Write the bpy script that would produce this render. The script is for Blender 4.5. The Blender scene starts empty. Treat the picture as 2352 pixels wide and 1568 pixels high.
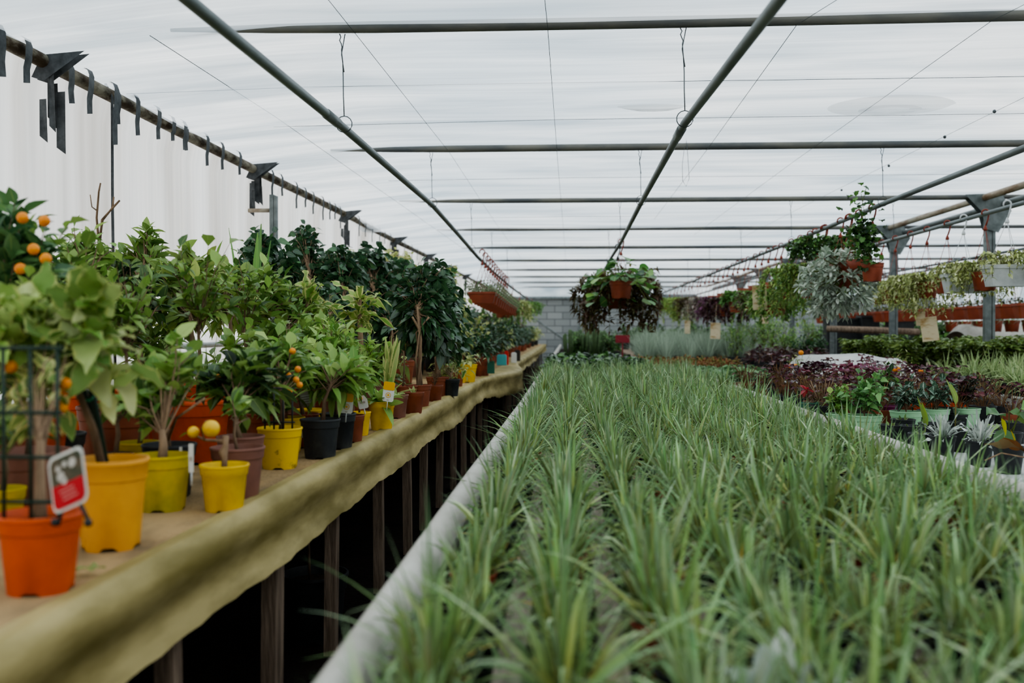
import bpy, math, random
import numpy as np
from mathutils import Vector
random.seed(11)
RG = np.random.default_rng(11)
scn = bpy.context.scene
COL = scn.collection
PI = math.pi
# ------------------------------------------------------------------ camera
F = 2287.0
CZ = 1.2
yaw = math.atan(134 / F)
pit = -math.atan(27 / F)
cam_d = bpy.data.cameras.new('camera')
cam = bpy.data.objects.new('camera', cam_d)
COL.objects.link(cam)
cam.location = (0, 0, CZ)
cam.rotation_euler = (PI / 2 + pit, 0, yaw)
cam_d.sensor_width = 36
cam_d.lens = F / 2352 * 36
cam_d.clip_start = 0.05
cam_d.dof.use_dof = True
cam_d.dof.focus_distance = 4.9
cam_d.dof.aperture_fstop = 2.5
scn.camera = cam
_R = cam.rotation_euler.to_matrix()


def ray(u, v):
    return _R @ Vector(((u - 1176) / F, (784 - v) / F, -1.0))


def P(u, v, Y):
    d = ray(u, v)
    t = Y / d.y
    return Vector((d.x * t, Y, CZ + d.z * t))


def PZ(u, v, z):
    d = ray(u, v)
    t = (z - CZ) / d.z
    return Vector((d.x * t, d.y * t, z))


def X(u, Y):
    return P(u, 757, Y).x


def Zv(v, Y, u=1310):
    return P(u, v, Y).z


ZT = CZ - 0.45     # tarp-edged bench top
ZD = CZ - 0.56     # middle / cloth-covered bench deck
ZL = CZ - 0.45     # lip


def C(h):
    h = h.lstrip('#')
    o = []
    for i in (0, 2, 4):
        c = int(h[i:i + 2], 16) / 255
        o.append(c / 12.92 if c <= 0.04045 else ((c + 0.055) / 1.055) ** 2.4)
    return tuple(o)


# ------------------------------------------------------------------ materials
MATS = {}


def _new(name):
    m = bpy.data.materials.new(name)
    m.use_nodes = True
    nt = m.node_tree
    nt.nodes.clear()
    return m, nt, nt.nodes, nt.links


def mat(name, c1, c2=None, rough=0.6, scale=6.0, bump=0.0, spec=0.4, metal=0.0, stretch=(1, 1, 1), lo=0.35, hi=0.65, trans=0.0, bscale=None):
    if name in MATS:
        return MATS[name]
    m, nt, N, Lk = _new(name)
    out = N.new('ShaderNodeOutputMaterial')
    b = N.new('ShaderNodeBsdfPrincipled')
    b.inputs['Roughness'].default_value = rough
    b.inputs['Metallic'].default_value = metal
    b.inputs['Specular IOR Level'].default_value = spec
    b.inputs['Base Color'].default_value = (*c1, 1)
    last = b.outputs[0]
    tc = mp = None
    if c2 is not None or bump:
        tc = N.new('ShaderNodeTexCoord')
        mp = N.new('ShaderNodeMapping')
        mp.inputs['Scale'].default_value = stretch
        Lk.new(tc.outputs['Object'], mp.inputs[0])
    colsock = None
    if c2 is not None:
        n = N.new('ShaderNodeTexNoise')
        n.inputs['Scale'].default_value = scale
        n.inputs['Detail'].default_value = 5
        n.inputs['Roughness'].default_value = 0.6
        Lk.new(mp.outputs[0], n.inputs['Vector'])
        r = N.new('ShaderNodeValToRGB')
        r.color_ramp.elements[0].position = lo
        r.color_ramp.elements[1].position = hi
        r.color_ramp.elements[0].color = (*c1, 1)
        r.color_ramp.elements[1].color = (*c2, 1)
        Lk.new(n.outputs[0], r.inputs[0])
        Lk.new(r.outputs[0], b.inputs['Base Color'])
        colsock = r.outputs[0]
    if bump:
        n2 = N.new('ShaderNodeTexNoise')
        n2.inputs['Scale'].default_value = bscale or scale * 3
        n2.inputs['Detail'].default_value = 3
        Lk.new(mp.outputs[0], n2.inputs['Vector'])
        bp = N.new('ShaderNodeBump')
        bp.inputs['Strength'].default_value = bump
        bp.inputs['Distance'].default_value = 0.02
        Lk.new(n2.outputs[0], bp.inputs['Height'])
        Lk.new(bp.outputs[0], b.inputs['Normal'])
    if trans:
        t = N.new('ShaderNodeBsdfTranslucent')
        t.inputs[0].default_value = (*c1, 1)
        if colsock:
            Lk.new(colsock, t.inputs[0])
        mx = N.new('ShaderNodeMixShader')
        mx.inputs[0].default_value = trans
        Lk.new(b.outputs[0], mx.inputs[1])
        Lk.new(t.outputs[0], mx.inputs[2])
        last = mx.outputs[0]
    Lk.new(last, out.inputs[0])
    MATS[name] = m
    return m


def leafmat(name, rough=0.42, trans=0.3, edge=None, rib=None, spec=0.45, edge_at=0.62):
    if name in MATS:
        return MATS[name]
    m, nt, N, Lk = _new(name)
    out = N.new('ShaderNodeOutputMaterial')
    b = N.new('ShaderNodeBsdfPrincipled')
    b.inputs['Roughness'].default_value = rough
    b.inputs['Specular IOR Level'].default_value = spec
    at = N.new('ShaderNodeAttribute')
    at.attribute_name = 'tint'
    col = at.outputs['Color']
    if edge or rib:
        uv = N.new('ShaderNodeUVMap')
        sx = N.new('ShaderNodeSeparateXYZ')
        Lk.new(uv.outputs[0], sx.inputs[0])
        s = N.new('ShaderNodeMath'); s.operation = 'SUBTRACT'; s.inputs[1].default_value = 0.5
        Lk.new(sx.outputs[0], s.inputs[0])
        a = N.new('ShaderNodeMath'); a.operation = 'ABSOLUTE'
        Lk.new(s.outputs[0], a.inputs[0])
        if edge:
            geo = N.new('ShaderNodeTexCoord')
            nz = N.new('ShaderNodeTexNoise'); nz.inputs['Scale'].default_value = 60
            Lk.new(geo.outputs['Object'], nz.inputs['Vector'])
            ad = N.new('ShaderNodeMath'); ad.operation = 'MULTIPLY_ADD'
            ad.inputs[1].default_value = 0.35
            Lk.new(nz.outputs[0], ad.inputs[0]); Lk.new(a.outputs[0], ad.inputs[2])
            cr = N.new('ShaderNodeValToRGB')
            cr.color_ramp.elements[0].position = edge_at * 0.5 + 0.15
            cr.color_ramp.elements[1].position = edge_at * 0.5 + 0.22
            Lk.new(ad.outputs[0], cr.inputs[0])
            mx = N.new('ShaderNodeMixRGB')
            mx.inputs[2].default_value = (*edge, 1)
            Lk.new(cr.outputs[0], mx.inputs[0]); Lk.new(col, mx.inputs[1])
            col = mx.outputs[0]
        if rib:
            cr = N.new('ShaderNodeValToRGB')
            cr.color_ramp.elements[0].position = 0.0
            cr.color_ramp.elements[1].position = rib[1]
            cr.color_ramp.elements[0].color = (1, 1, 1, 1)
            cr.color_ramp.elements[1].color = (0, 0, 0, 1)
            Lk.new(a.outputs[0], cr.inputs[0])
            mx = N.new('ShaderNodeMixRGB')
            mx.inputs[2].default_value = (*rib[0], 1)
            Lk.new(cr.outputs[0], mx.inputs[0]); Lk.new(col, mx.inputs[1])
            col = mx.outputs[0]
    Lk.new(col, b.inputs['Base Color'])
    t = N.new('ShaderNodeBsdfTranslucent')
    Lk.new(col, t.inputs[0])
    mx = N.new('ShaderNodeMixShader'); mx.inputs[0].default_value = trans
    Lk.new(b.outputs[0], mx.inputs[1]); Lk.new(t.outputs[0], mx.inputs[2])
    Lk.new(mx.outputs[0], out.inputs[0])
    MATS[name] = m
    return m


def filmmat(name, base, base2, tr, stretch, scale, warm=None):
    """translucent plastic sheet: part clear, part scattering, with fold shade and doubled film painted as colour streaks"""
    m, nt, N, Lk = _new(name)
    out = N.new('ShaderNodeOutputMaterial')
    tc = N.new('ShaderNodeTexCoord')
    mp = N.new('ShaderNodeMapping'); mp.inputs['Scale'].default_value = stretch
    mp.inputs['Rotation'].default_value = (0, 0, math.radians(-6))
    Lk.new(tc.outputs['Object'], mp.inputs[0])
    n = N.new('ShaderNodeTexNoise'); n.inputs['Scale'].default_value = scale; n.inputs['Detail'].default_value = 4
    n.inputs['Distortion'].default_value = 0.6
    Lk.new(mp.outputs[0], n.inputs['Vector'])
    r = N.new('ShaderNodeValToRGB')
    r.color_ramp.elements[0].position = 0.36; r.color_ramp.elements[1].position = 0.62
    r.color_ramp.elements[0].color = (*base2, 1); r.color_ramp.elements[1].color = (*base, 1)  # darker streaks imitate wrinkle shading as well as doubled film
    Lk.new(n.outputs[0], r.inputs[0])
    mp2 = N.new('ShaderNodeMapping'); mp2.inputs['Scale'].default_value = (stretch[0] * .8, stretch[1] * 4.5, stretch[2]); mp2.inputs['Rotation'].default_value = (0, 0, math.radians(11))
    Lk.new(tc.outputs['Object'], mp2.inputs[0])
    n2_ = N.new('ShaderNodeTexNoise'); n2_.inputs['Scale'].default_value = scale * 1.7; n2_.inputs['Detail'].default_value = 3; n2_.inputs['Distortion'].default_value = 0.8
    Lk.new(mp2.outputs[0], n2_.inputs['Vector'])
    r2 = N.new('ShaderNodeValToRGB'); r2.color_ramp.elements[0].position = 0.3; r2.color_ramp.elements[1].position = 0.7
    r2.color_ramp.elements[0].color = (0.84, 0.85, 0.86, 1); r2.color_ramp.elements[1].color = (1, 1, 1, 1)  # finer grey streaks, wrinkle shading put into the colour
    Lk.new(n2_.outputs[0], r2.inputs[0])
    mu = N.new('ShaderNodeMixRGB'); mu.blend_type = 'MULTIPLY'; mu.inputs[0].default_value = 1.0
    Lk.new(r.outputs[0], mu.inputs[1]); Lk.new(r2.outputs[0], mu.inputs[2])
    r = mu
    bp = N.new('ShaderNodeBump'); bp.inputs['Strength'].default_value = 0.6; bp.inputs['Distance'].default_value = 0.05
    Lk.new(n.outputs[0], bp.inputs['Height'])
    tl = N.new('ShaderNodeBsdfTranslucent'); Lk.new(r.outputs[0], tl.inputs[0]); Lk.new(bp.outputs[0], tl.inputs['Normal'])
    tp = N.new('ShaderNodeBsdfTransparent'); Lk.new(r.outputs[0], tp.inputs[0])
    m2 = N.new('ShaderNodeMixShader'); m2.inputs[0].default_value = tr
    Lk.new(tl.outputs[0], m2.inputs[1]); Lk.new(tp.outputs[0], m2.inputs[2])
    Lk.new(m2.outputs[0], out.inputs[0])
    MATS[name] = m
    return m


# ------------------------------------------------------------------ geometry helpers
def link(o, parent=None):
    COL.objects.link(o)
    if parent is not None:
        o.parent = parent
    return o


class Geo:
    def __init__(s):
        s.V = []; s.Fc = []; s.M = []

    def add(s, V, Fc, mi=0):
        o = len(s.V)
        s.V.extend([tuple(v) for v in V])
        s.Fc.extend([tuple(i + o for i in f) for f in Fc])
        s.M.extend([mi] * len(Fc))
        return s

    def box(s, x0, x1, y0, y1, z0, z1, mi=0):
        V = [(x0, y0, z0), (x1, y0, z0), (x1, y1, z0), (x0, y1, z0), (x0, y0, z1), (x1, y0, z1), (x1, y1, z1), (x0, y1, z1)]
        return s.add(V, [(0, 3, 2, 1), (4, 5, 6, 7), (0, 1, 5, 4), (1, 2, 6, 5), (2, 3, 7, 6), (3, 0, 4, 7)], mi)

    def lathe(s, prof, seg=28, mi=0, notch=0, cx=0, cy=0, cz=0):
        V = []; Fc = []
        n = len(prof)
        for k in range(seg):
            a = 2 * PI * k / seg
            for i, (r, z) in enumerate(prof):
                zz = z
                if notch and z == 0 and (k % (seg // notch)) in (0, 1, 2):
                    zz = notch_h(prof)
                V.append((cx + r * math.cos(a), cy + r * math.sin(a), cz + zz))
        for k in range(seg):
            k2 = (k + 1) % seg
            for i in range(n - 1):
                Fc.append((k * n + i, k2 * n + i, k2 * n + i + 1, k * n + i + 1))
        return s.add(V, Fc, mi)

    def disc(s, r, z, seg=20, mi=0, cx=0, cy=0, dome=0.0):
        V = [(cx, cy, z + dome)] + [(cx + r * math.cos(2 * PI * k / seg), cy + r * math.sin(2 * PI * k / seg), z) for k in range(seg)]
        return s.add(V, [(0, 1 + k, 1 + (k + 1) % seg) for k in range(seg)], mi)

    def tube(s, pts, rad, seg=6, mi=0, cap=True):
        pts = [Vector(p) for p in pts]
        n = len(pts)
        if not hasattr(rad, '__len__'):
            rad = [rad] * n
        V = []
        ref = Vector((0.31, 0.17, 0.93))
        for i, p in enumerate(pts):
            d = (pts[min(i + 1, n - 1)] - pts[max(i - 1, 0)])
            if d.length < 1e-9:
                d = Vector((0, 0, 1))
            d.normalize()
            a = d.cross(ref)
            if a.length < 1e-3:
                a = d.cross(Vector((1, 0, 0)))
            a.normalize()
            b = d.cross(a)
            for k in range(seg):
                t = 2 * PI * k / seg
                V.append(p + (a * math.cos(t) + b * math.sin(t)) * rad[i])
        Fc = []
        for i in range(n - 1):
            for k in range(seg):
                k2 = (k + 1) % seg
                Fc.append((i * seg + k, i * seg + k2, (i + 1) * seg + k2, (i + 1) * seg + k))
        if cap:
            Fc.append(tuple(range(seg))[::-1])
            Fc.append(tuple((n - 1) * seg + k for k in range(seg)))
        return s.add(V, Fc, mi)

    def ball(s, c, r, seg=14, rings=9, mi=0, sz=1.0):
        prof = []
        for i in range(rings + 1):
            a = -PI / 2 + PI * i / rings
            prof.append((max(1e-5, r * math.cos(a)), r * sz * math.sin(a)))
        return s.lathe(prof, seg, mi, 0, c[0], c[1], c[2])

    def build(s, name, mats, parent=None, smooth=True, auto=None):
        me = bpy.data.meshes.new(name)
        me.from_pydata(s.V, [], s.Fc)
        if not isinstance(mats, (list, tuple)):
            mats = [mats]
        for m in mats:
            me.materials.append(m)
        me.polygons.foreach_set('material_index', np.array(s.M, dtype=np.int32))
        if smooth:
            me.polygons.foreach_set('use_smooth', np.ones(len(me.polygons), dtype=bool))
            if auto is not None:
                me.set_sharp_from_angle(angle=math.radians(auto))
        me.update()
        return link(bpy.data.objects.new(name, me), parent)


def notch_h(prof):
    return max(z for r, z in prof) * 0.045


def nrm(a):
    return a / np.maximum(np.linalg.norm(a, axis=-1, keepdims=True), 1e-9)


PROF = {
    'ovate': lambda t: np.sin(PI * np.clip(t, 0, 1) ** 0.75) ** 0.9 * (1 - 0.25 * t) + 0.03,
    'lance': lambda t: np.sin(PI * np.clip(t * 0.96 + 0.02, 0, 1)) ** 0.8 + 0.03,
    'blade': lambda t: (0.55 + 0.45 * np.sin(PI * np.clip(t + 0.12, 0, 1))) * np.clip(1 - t, 0, 1) ** 0.5 + 0.02,
    'round': lambda t: np.sqrt(np.clip(1 - (2 * t - 1) ** 2, 0, 1)) + 0.04,
    'obov': lambda t: np.sin(PI * np.clip(t * 0.97, 0, 1) ** 1.5) + 0.06,
}


class Leaves:
    def __init__(s):
        s.V = []; s.L = []; s.UV = []; s.Cc = []; s.o = 0

    def add(s, base, D, L, W, droop, cb, ct=None, rows=4, fold=0.18, prof='ovate', roll=None, wave=0.0, lift=0.0):
        base = np.asarray(base, float); D = nrm(np.asarray(D, float))
        n = len(base)
        if n == 0:
            return
        L = np.broadcast_to(np.asarray(L, float), (n,)); W = np.broadcast_to(np.asarray(W, float), (n,))
        droop = np.broadcast_to(np.asarray(droop, float), (n,))
        Z = np.array([0, 0, 1.0])
        Sd = np.cross(D, Z)
        bad = np.linalg.norm(Sd, axis=1) < 0.05
        Sd[bad] = np.cross(D[bad], np.array([1.0, 0.3, 0]))
        Sd = nrm(Sd); Nn = np.cross(Sd, D)
        if roll is None:
            roll = RG.normal(0, 0.35, n)
        c, q = np.cos(roll)[:, None], np.sin(roll)[:, None]
        S2 = Sd * c + Nn * q; N2 = np.cross(S2, D)
        t = np.linspace(0, 1, rows); w = PROF[prof](t)
        sg = np.array([-1, 0, 1.0])
        mid = base[:, None] + D[:, None] * (L[:, None] * t)[..., None] - Z * (droop[:, None] * L[:, None] * t ** 2)[..., None]
        if lift:
            mid = mid + N2[:, None] * (lift * L[:, None] * np.sin(PI * t))[..., None]
        off = (S2[:, None, None] * (W[:, None, None] * 0.5 * w[None, :, None] * sg)[..., None]
               + N2[:, None, None] * (fold * W[:, None, None] * w[None, :, None] * np.abs(sg))[..., None])
        V = mid[:, :, None] + off
        if wave:
            ph = RG.uniform(0, 6.28, n)
            V = V + N2[:, None, None] * (wave * W[:, None, None] * np.sin(ph[:, None] + 11 * t)[..., None] * sg)[..., None]
        k = rows * 3
        V = V.reshape(n * k, 3)
        fl = []
        for i in range(rows - 1):
            for j in range(2):
                a = i * 3 + j
                fl.append((a, a + 1, a + 4, a + 3))
        fl = np.array(fl)
        lo = (np.arange(n) * k)[:, None, None] + fl[None] + s.o
        s.L.append(lo.reshape(-1, 4))
        uv = np.zeros((rows, 3, 2)); uv[..., 0] = (sg * 0.5 + 0.5)[None]; uv[..., 1] = t[:, None]
        s.UV.append(np.tile(uv.reshape(-1, 2), (n, 1)))
        cb = np.asarray(cb, float)
        if cb.ndim == 1:
            cb = np.tile(cb, (n, 1))
        ct = cb if ct is None else np.asarray(ct, float)
        if ct.ndim == 1:
            ct = np.tile(ct, (n, 1))
        cc = cb[:, None] * (1 - t[None, :, None]) + ct[:, None] * t[None, :, None]
        cc = np.repeat(cc[:, :, None], 3, axis=2).reshape(-1, 3)
        s.Cc.append(cc); s.V.append(V); s.o += n * k

    def merge(s, other, off):
        for v, l, u, c in zip(other.V, other.L, other.UV, other.Cc):
            pass

    def build(s, name, m, parent=None):
        me = bpy.data.meshes.new(name)
        V = np.concatenate(s.V); L = np.concatenate(s.L); UV = np.concatenate(s.UV); Cc = np.concatenate(s.Cc)
        nf = len(L)
        me.vertices.add(len(V)); me.vertices.foreach_set('co', V.ravel())
        me.loops.add(nf * 4); me.loops.foreach_set('vertex_index', L.ravel().astype(np.int32))
        me.polygons.add(nf)
        me.polygons.foreach_set('loop_start', np.arange(0, nf * 4, 4, dtype=np.int32))
        me.polygons.foreach_set('use_smooth', np.ones(nf, dtype=bool))
        uvl = me.uv_layers.new(name='UVMap')
        uvl.data.foreach_set('uv', UV[L.ravel()].ravel())
        ca = me.color_attributes.new('tint', 'FLOAT_COLOR', 'POINT')
        ca.data.foreach_set('color', np.concatenate([np.clip(Cc, 0, 1), np.ones((len(Cc), 1))], 1).ravel())
        me.materials.append(m)
        me.update(calc_edges=True)
        me.validate()
        return link(bpy.data.objects.new(name, me), parent)


DESAT = 0.14


def palette(pal, n, jit=0.16):
    p = np.array(pal)
    i = RG.integers(0, len(p), n); j = RG.integers(0, len(p), n); f = RG.random(n)[:, None]
    c = p[i] * (1 - f) + p[j] * f
    c = c * (1 - DESAT) + (c @ np.array([.25, .65, .10]))[:, None] * np.array([1.04, 1.0, .9]) * DESAT
    return c * np.exp(RG.normal(0, jit, n))[:, None]


# ------------------------------------------------------------------ things
ALL = {}


def thing(name, label, cat, loc=(0, 0, 0), rz=0.0, group=None):
    o = bpy.data.objects.new(name, None)
    o.empty_display_size = 0.05
    link(o)
    o.location = loc
    o.rotation_euler = (0, 0, rz)
    o['label'] = label; o['category'] = cat
    if group:
        o['group'] = group
    return o


def tag(o, label, cat, group=None, kind=None):
    o['label'] = label; o['category'] = cat
    if group:
        o['group'] = group
    if kind:
        o['kind'] = kind
    return o


def struct(o, label=None):
    o['kind'] = 'structure'
    if label:
        o['label'] = label
    return o


def dup(r0, loc, rz=0.0, label=None, group=None, sc=1.0):
    r = r0.copy(); COL.objects.link(r)
    r.location = loc; r.rotation_euler = (0, 0, rz); r.scale = (sc, sc, sc)
    if label:
        r['label'] = label
    if group:
        r['group'] = group
    for ch in KIDS(r0):
        c = ch.copy(); COL.objects.link(c); c.parent = r
        for g in KIDS(ch):
            d = g.copy(); COL.objects.link(d); d.parent = c
    return r


_kids = {}


def KIDS(o):
    if o.name not in _kids:
        _kids[o.name] = list(o.children)
    return _kids[o.name]


# ------------------------------------------------------------------ basic materials
M_pot = {
    'orange': mat('pot_orange', C('#d8571c'), C('#c24a16'), 0.42, 9, 0.03),
    'bigorange': mat('pot_big_orange', C('#dd5518'), C('#b8430f'), 0.45, 7, 0.03),
    'amber': mat('pot_amber', C('#eda93a'), C('#d9952c'), 0.45, 7, 0.03),
    'yellow': mat('pot_yellow', C('#efc512'), C('#d8ab0e'), 0.42, 12, 0.03),
    'dirtyyellow': mat('pot_dirty_yellow', C('#e3ba14'), C('#5d4a10'), 0.5, 26, 0.05, lo=0.6, hi=0.72),
    'olive': mat('pot_olive', C('#d9b90f'), C('#a3980f'), 0.5, 8, 0.03),
    'mauve': mat('pot_mauve', C('#8a5d4d'), C('#744a3d'), 0.55, 9, 0.03),
    'brown': mat('pot_brown', C('#8f4a2c'), C('#6f3822'), 0.55, 9, 0.03),
    'terra': mat('pot_terracotta', C('#9f4c31'), C('#823c27'), 0.5, 8, 0.03),
    'black': mat('pot_black', C('#26282a'), C('#3a3c3b'), 0.5, 30, 0.05, lo=0.5, hi=0.8),
    'white': mat('pot_white', C('#d9dcda'), C('#b9bdbd'), 0.5, 8, 0.02),
    'mint': mat('pot_pale_green', C('#a3cfa4'), C('#86b78a'), 0.5, 8, 0.02),
    'purple': mat('pot_purple', C('#7c2456'), C('#5f1a42'), 0.5, 8, 0.02),
    'teal': mat('pot_teal', C('#3f7a66'), C('#2c5a4b'), 0.5, 8, 0.02),
    'lilac': mat('pot_lilac', C('#a99bb9'), C('#8f83a0'), 0.5, 8, 0.02),
}
M_soil = mat('soil', C('#2a211a'), C('#4a3a2c'), 0.95, 60, 0.6, spec=0.1)
M_bark = mat('bark', C('#8b735c'), C('#5d4a39'), 0.85, 30, 0.4, spec=0.15, stretch=(1, 1, 0.3))
M_bark2 = mat('bark_pale', C('#a58b70'), C('#7a6350'), 0.85, 30, 0.3, spec=0.15, stretch=(1, 1, 0.3))
M_twig = mat('twig_green', C('#667a3a'), C('#6b5a3d'), 0.7, 20, 0.1, spec=0.2)
M_darkgreen = mat('plastic_dark_green', C('#1f3a2c'), C('#172c22'), 0.5, 20)
M_blackpl = mat('plastic_black', C('#1f2223'), C('#2b2e2f'), 0.5, 20)
M_redpl = mat('plastic_red_brown', C('#93402a'), C('#7c3020'), 0.45, 20)
M_whitepl = mat('plastic_white', C('#dcdedd'), C('#c5c8c8'), 0.5, 20)
M_orangefruit = mat('fruit_orange', C('#f09a1c'), C('#e07f0e'), 0.35, 40, 0.08, bscale=300)
M_lemon = mat('fruit_yellow', C('#f0c63c'), C('#e3b025'), 0.4, 30, 0.08, bscale=300)
M_steel = mat('galvanised_steel', C('#7d8483'), C('#5d6463'), 0.5, 12, 0.05, spec=0.5, metal=0.35, stretch=(1, 0.2, 1))
M_steel2 = mat('steel_tie', C('#55585a'), C('#77756c'), 0.6, 8, 0.1, spec=0.4, metal=0.2, stretch=(0.3, 1, 1))
M_rust = mat('rusty_pipe', C('#a39a8a'), C('#6f5238'), 0.65, 10, 0.2, spec=0.3, stretch=(1, 0.3, 1), lo=0.42, hi=0.7)
M_eave = mat('dirty_pipe', C('#8b8576'), C('#46392a'), 0.75, 14, 0.3, spec=0.2, stretch=(1, 0.5, 1), lo=0.38, hi=0.58)
M_wire = mat('wire', C('#565d5f'), None, 0.5, metal=0.4)
M_strap = mat('strap', C('#55585a'), C('#35383a'), 0.7, 20)
M_wood = mat('post_wood', C('#a48f7c'), C('#6f5f51'), 0.85, 10, 0.4, spec=0.15, stretch=(4, 4, 0.4))
M_board = mat('weathered_board', C('#a59a8c'), C('#7b7064'), 0.85, 12, 0.4, spec=0.15, stretch=(4, 0.3, 1))
M_paper = mat('stained_card', C('#d8c8a8'), C('#b08e5e'), 0.8, 7, 0.02, spec=0.2, stretch=(1, 1, 3), lo=0.5, hi=0.68)
M_plainwhite = mat('tag_white', C('#e6e5df'), None, 0.5)
M_tagyellow = mat('tag_yellow', C('#efb31f'), None, 0.5)
M_taggrey = mat('tag_grey', C('#b7ab9e'), None, 0.6)

LM = leafmat('leaf', 0.36, 0.34, spec=0.6, rib=(C('#a9bf6c'), 0.035))
LMd = leafmat('leaf_glossy', 0.27, 0.2, spec=0.75, rib=(C('#7d9a5f'), 0.03))
LMv = leafmat('leaf_cream_edged', 0.42, 0.35, edge=C('#d9d892'), edge_at=0.6)
LMw = leafmat('leaf_pale_edged', 0.42, 0.35, edge=C('#c9cf80'), edge_at=0.86)
LMsp = leafmat('leaf_striped', 0.45, 0.3, edge=C('#d3dca4'), edge_at=0.68)
LMs = leafmat('leaf_soft', 0.75, 0.2, spec=0.2)
LMg = leafmat('leaf_grass', 0.5, 0.3, spec=0.35)
LMp = leafmat('leaf_pilea', 0.4, 0.15, rib=(C('#c3d3c0'), 0.12))

citrusP = [C('#668f36'), C('#87ab46'), C('#4c772d'), C('#97b755')]
brightP = [C('#7fb044'), C('#9cc257'), C('#68993c'), C('#b3cf6b')]
ficusP = [C('#2c5233'), C('#3b6740'), C('#264a33'), C('#4a7a46')]
darkP = [C('#2b4a2c'), C('#39602f'), C('#223d29')]
paleP = [C('#a5bf66'), C('#b9cc7b'), C('#7fa74f'), C('#cfd592')]
limeP = [C('#9fb94c'), C('#7c9d3a'), C('#b8c865')]
silverP = [C('#bfcbb8'), C('#a7b8a4'), C('#d9e0d2'), C('#8fa38c')]
dustyP = [C('#c6cfc6'), C('#aebbb0'), C('#dbe0d8')]
maroonP = [C('#4d2033'), C('#60283d'), C('#391a27'), C('#6d3648')]
bronzeP = [C('#573628'), C('#6e4531'), C('#624f31'), C('#7a7846'), C('#44321f')]
redP = [C('#7a2036'), C('#8c2a3c')]
fernP = [C('#5e9440'), C('#78ac4d'), C('#4b8136')]
hazeP = [C('#a9bba4'), C('#93a88e'), C('#bac8b3')]
yelgrP = [C('#b3bd62'), C('#cdd38a'), C('#93a852'), C('#e0e2b0')]
mintP = [C('#7f9a3e'), C('#93ab4c'), C('#6a8a38'), C('#5c7d38')]


# ------------------------------------------------------------------ plant parts
def rnd_dirs(n, up=0.0):
    d = RG.normal(0, 1, (n, 3)); d[:, 2] += up
    return nrm(d)


def pot_geo(R, H, seg=36, notch=4, band=0.24, taper=0.74):
    rb = R * taper
    zb = H * (1 - band)
    rB = rb + (R * 0.94 - rb) * (1 - band)
    g = Geo()
    g.lathe([(rb * 0.55, 0.004), (rb - 0.002, 0), (rb, 0), (rb + (rB - rb) * 0.05, H * 0.05), (rB, zb), (rB + R * 0.045, zb + 0.003), (R * 0.965, H * 0.94),
             (R, H * 0.955), (R, H * 0.99), (R * 0.985, H), (R * 0.94, H), (R * 0.92, H * 0.975), (R * 0.86, H * 0.80)], seg, 0, notch)
    # fix: notch applies to the two rings of the foot
    return g


def add_pot(root, R, H, col, seg=36, soil=True, **kw):
    p = pot_geo(R, H, seg, **kw).build('pot', M_pot[col], root, auto=40)
    if soil:
        Geo().disc(R * 0.915, H * 0.86, 18, dome=H * 0.03).build('soil', M_soil, root)
    return p


def box_pot(root, lx, ly, H, col, name='pot'):
    g = Geo()
    def ring(sx, sy, z):
        b = min(sx, sy) * 0.2
        return [(sx - b, -sy, z), (sx, -sy + b, z), (sx, sy - b, z), (sx - b, sy, z), (-sx + b, sy, z), (-sx, sy - b, z), (-sx, -sy + b, z), (-sx + b, -sy, z)]
    rows = [ring(lx * .4, ly * .38, 0), ring(lx * .47, ly * .46, H * .8), ring(lx * .5, ly * .5, H * .82), ring(lx * .5, ly * .5, H), ring(lx * .46, ly * .45, H), ring(lx * .44, ly * .43, H * .85)]
    V = [p for r in rows for p in r]
    Fc = []
    for i in range(len(rows) - 1):
        for k in range(8):
            k2 = (k + 1) % 8
            Fc.append((i * 8 + k, i * 8 + k2, (i + 1) * 8 + k2, (i + 1) * 8 + k))
    Fc.append(tuple(range(8))[::-1])
    g.add(V, Fc)
    g.build(name, M_pot[col], root, auto=30)
    Geo().add(rows[5], [tuple(range(8))]).build('soil', M_soil, root)


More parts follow.
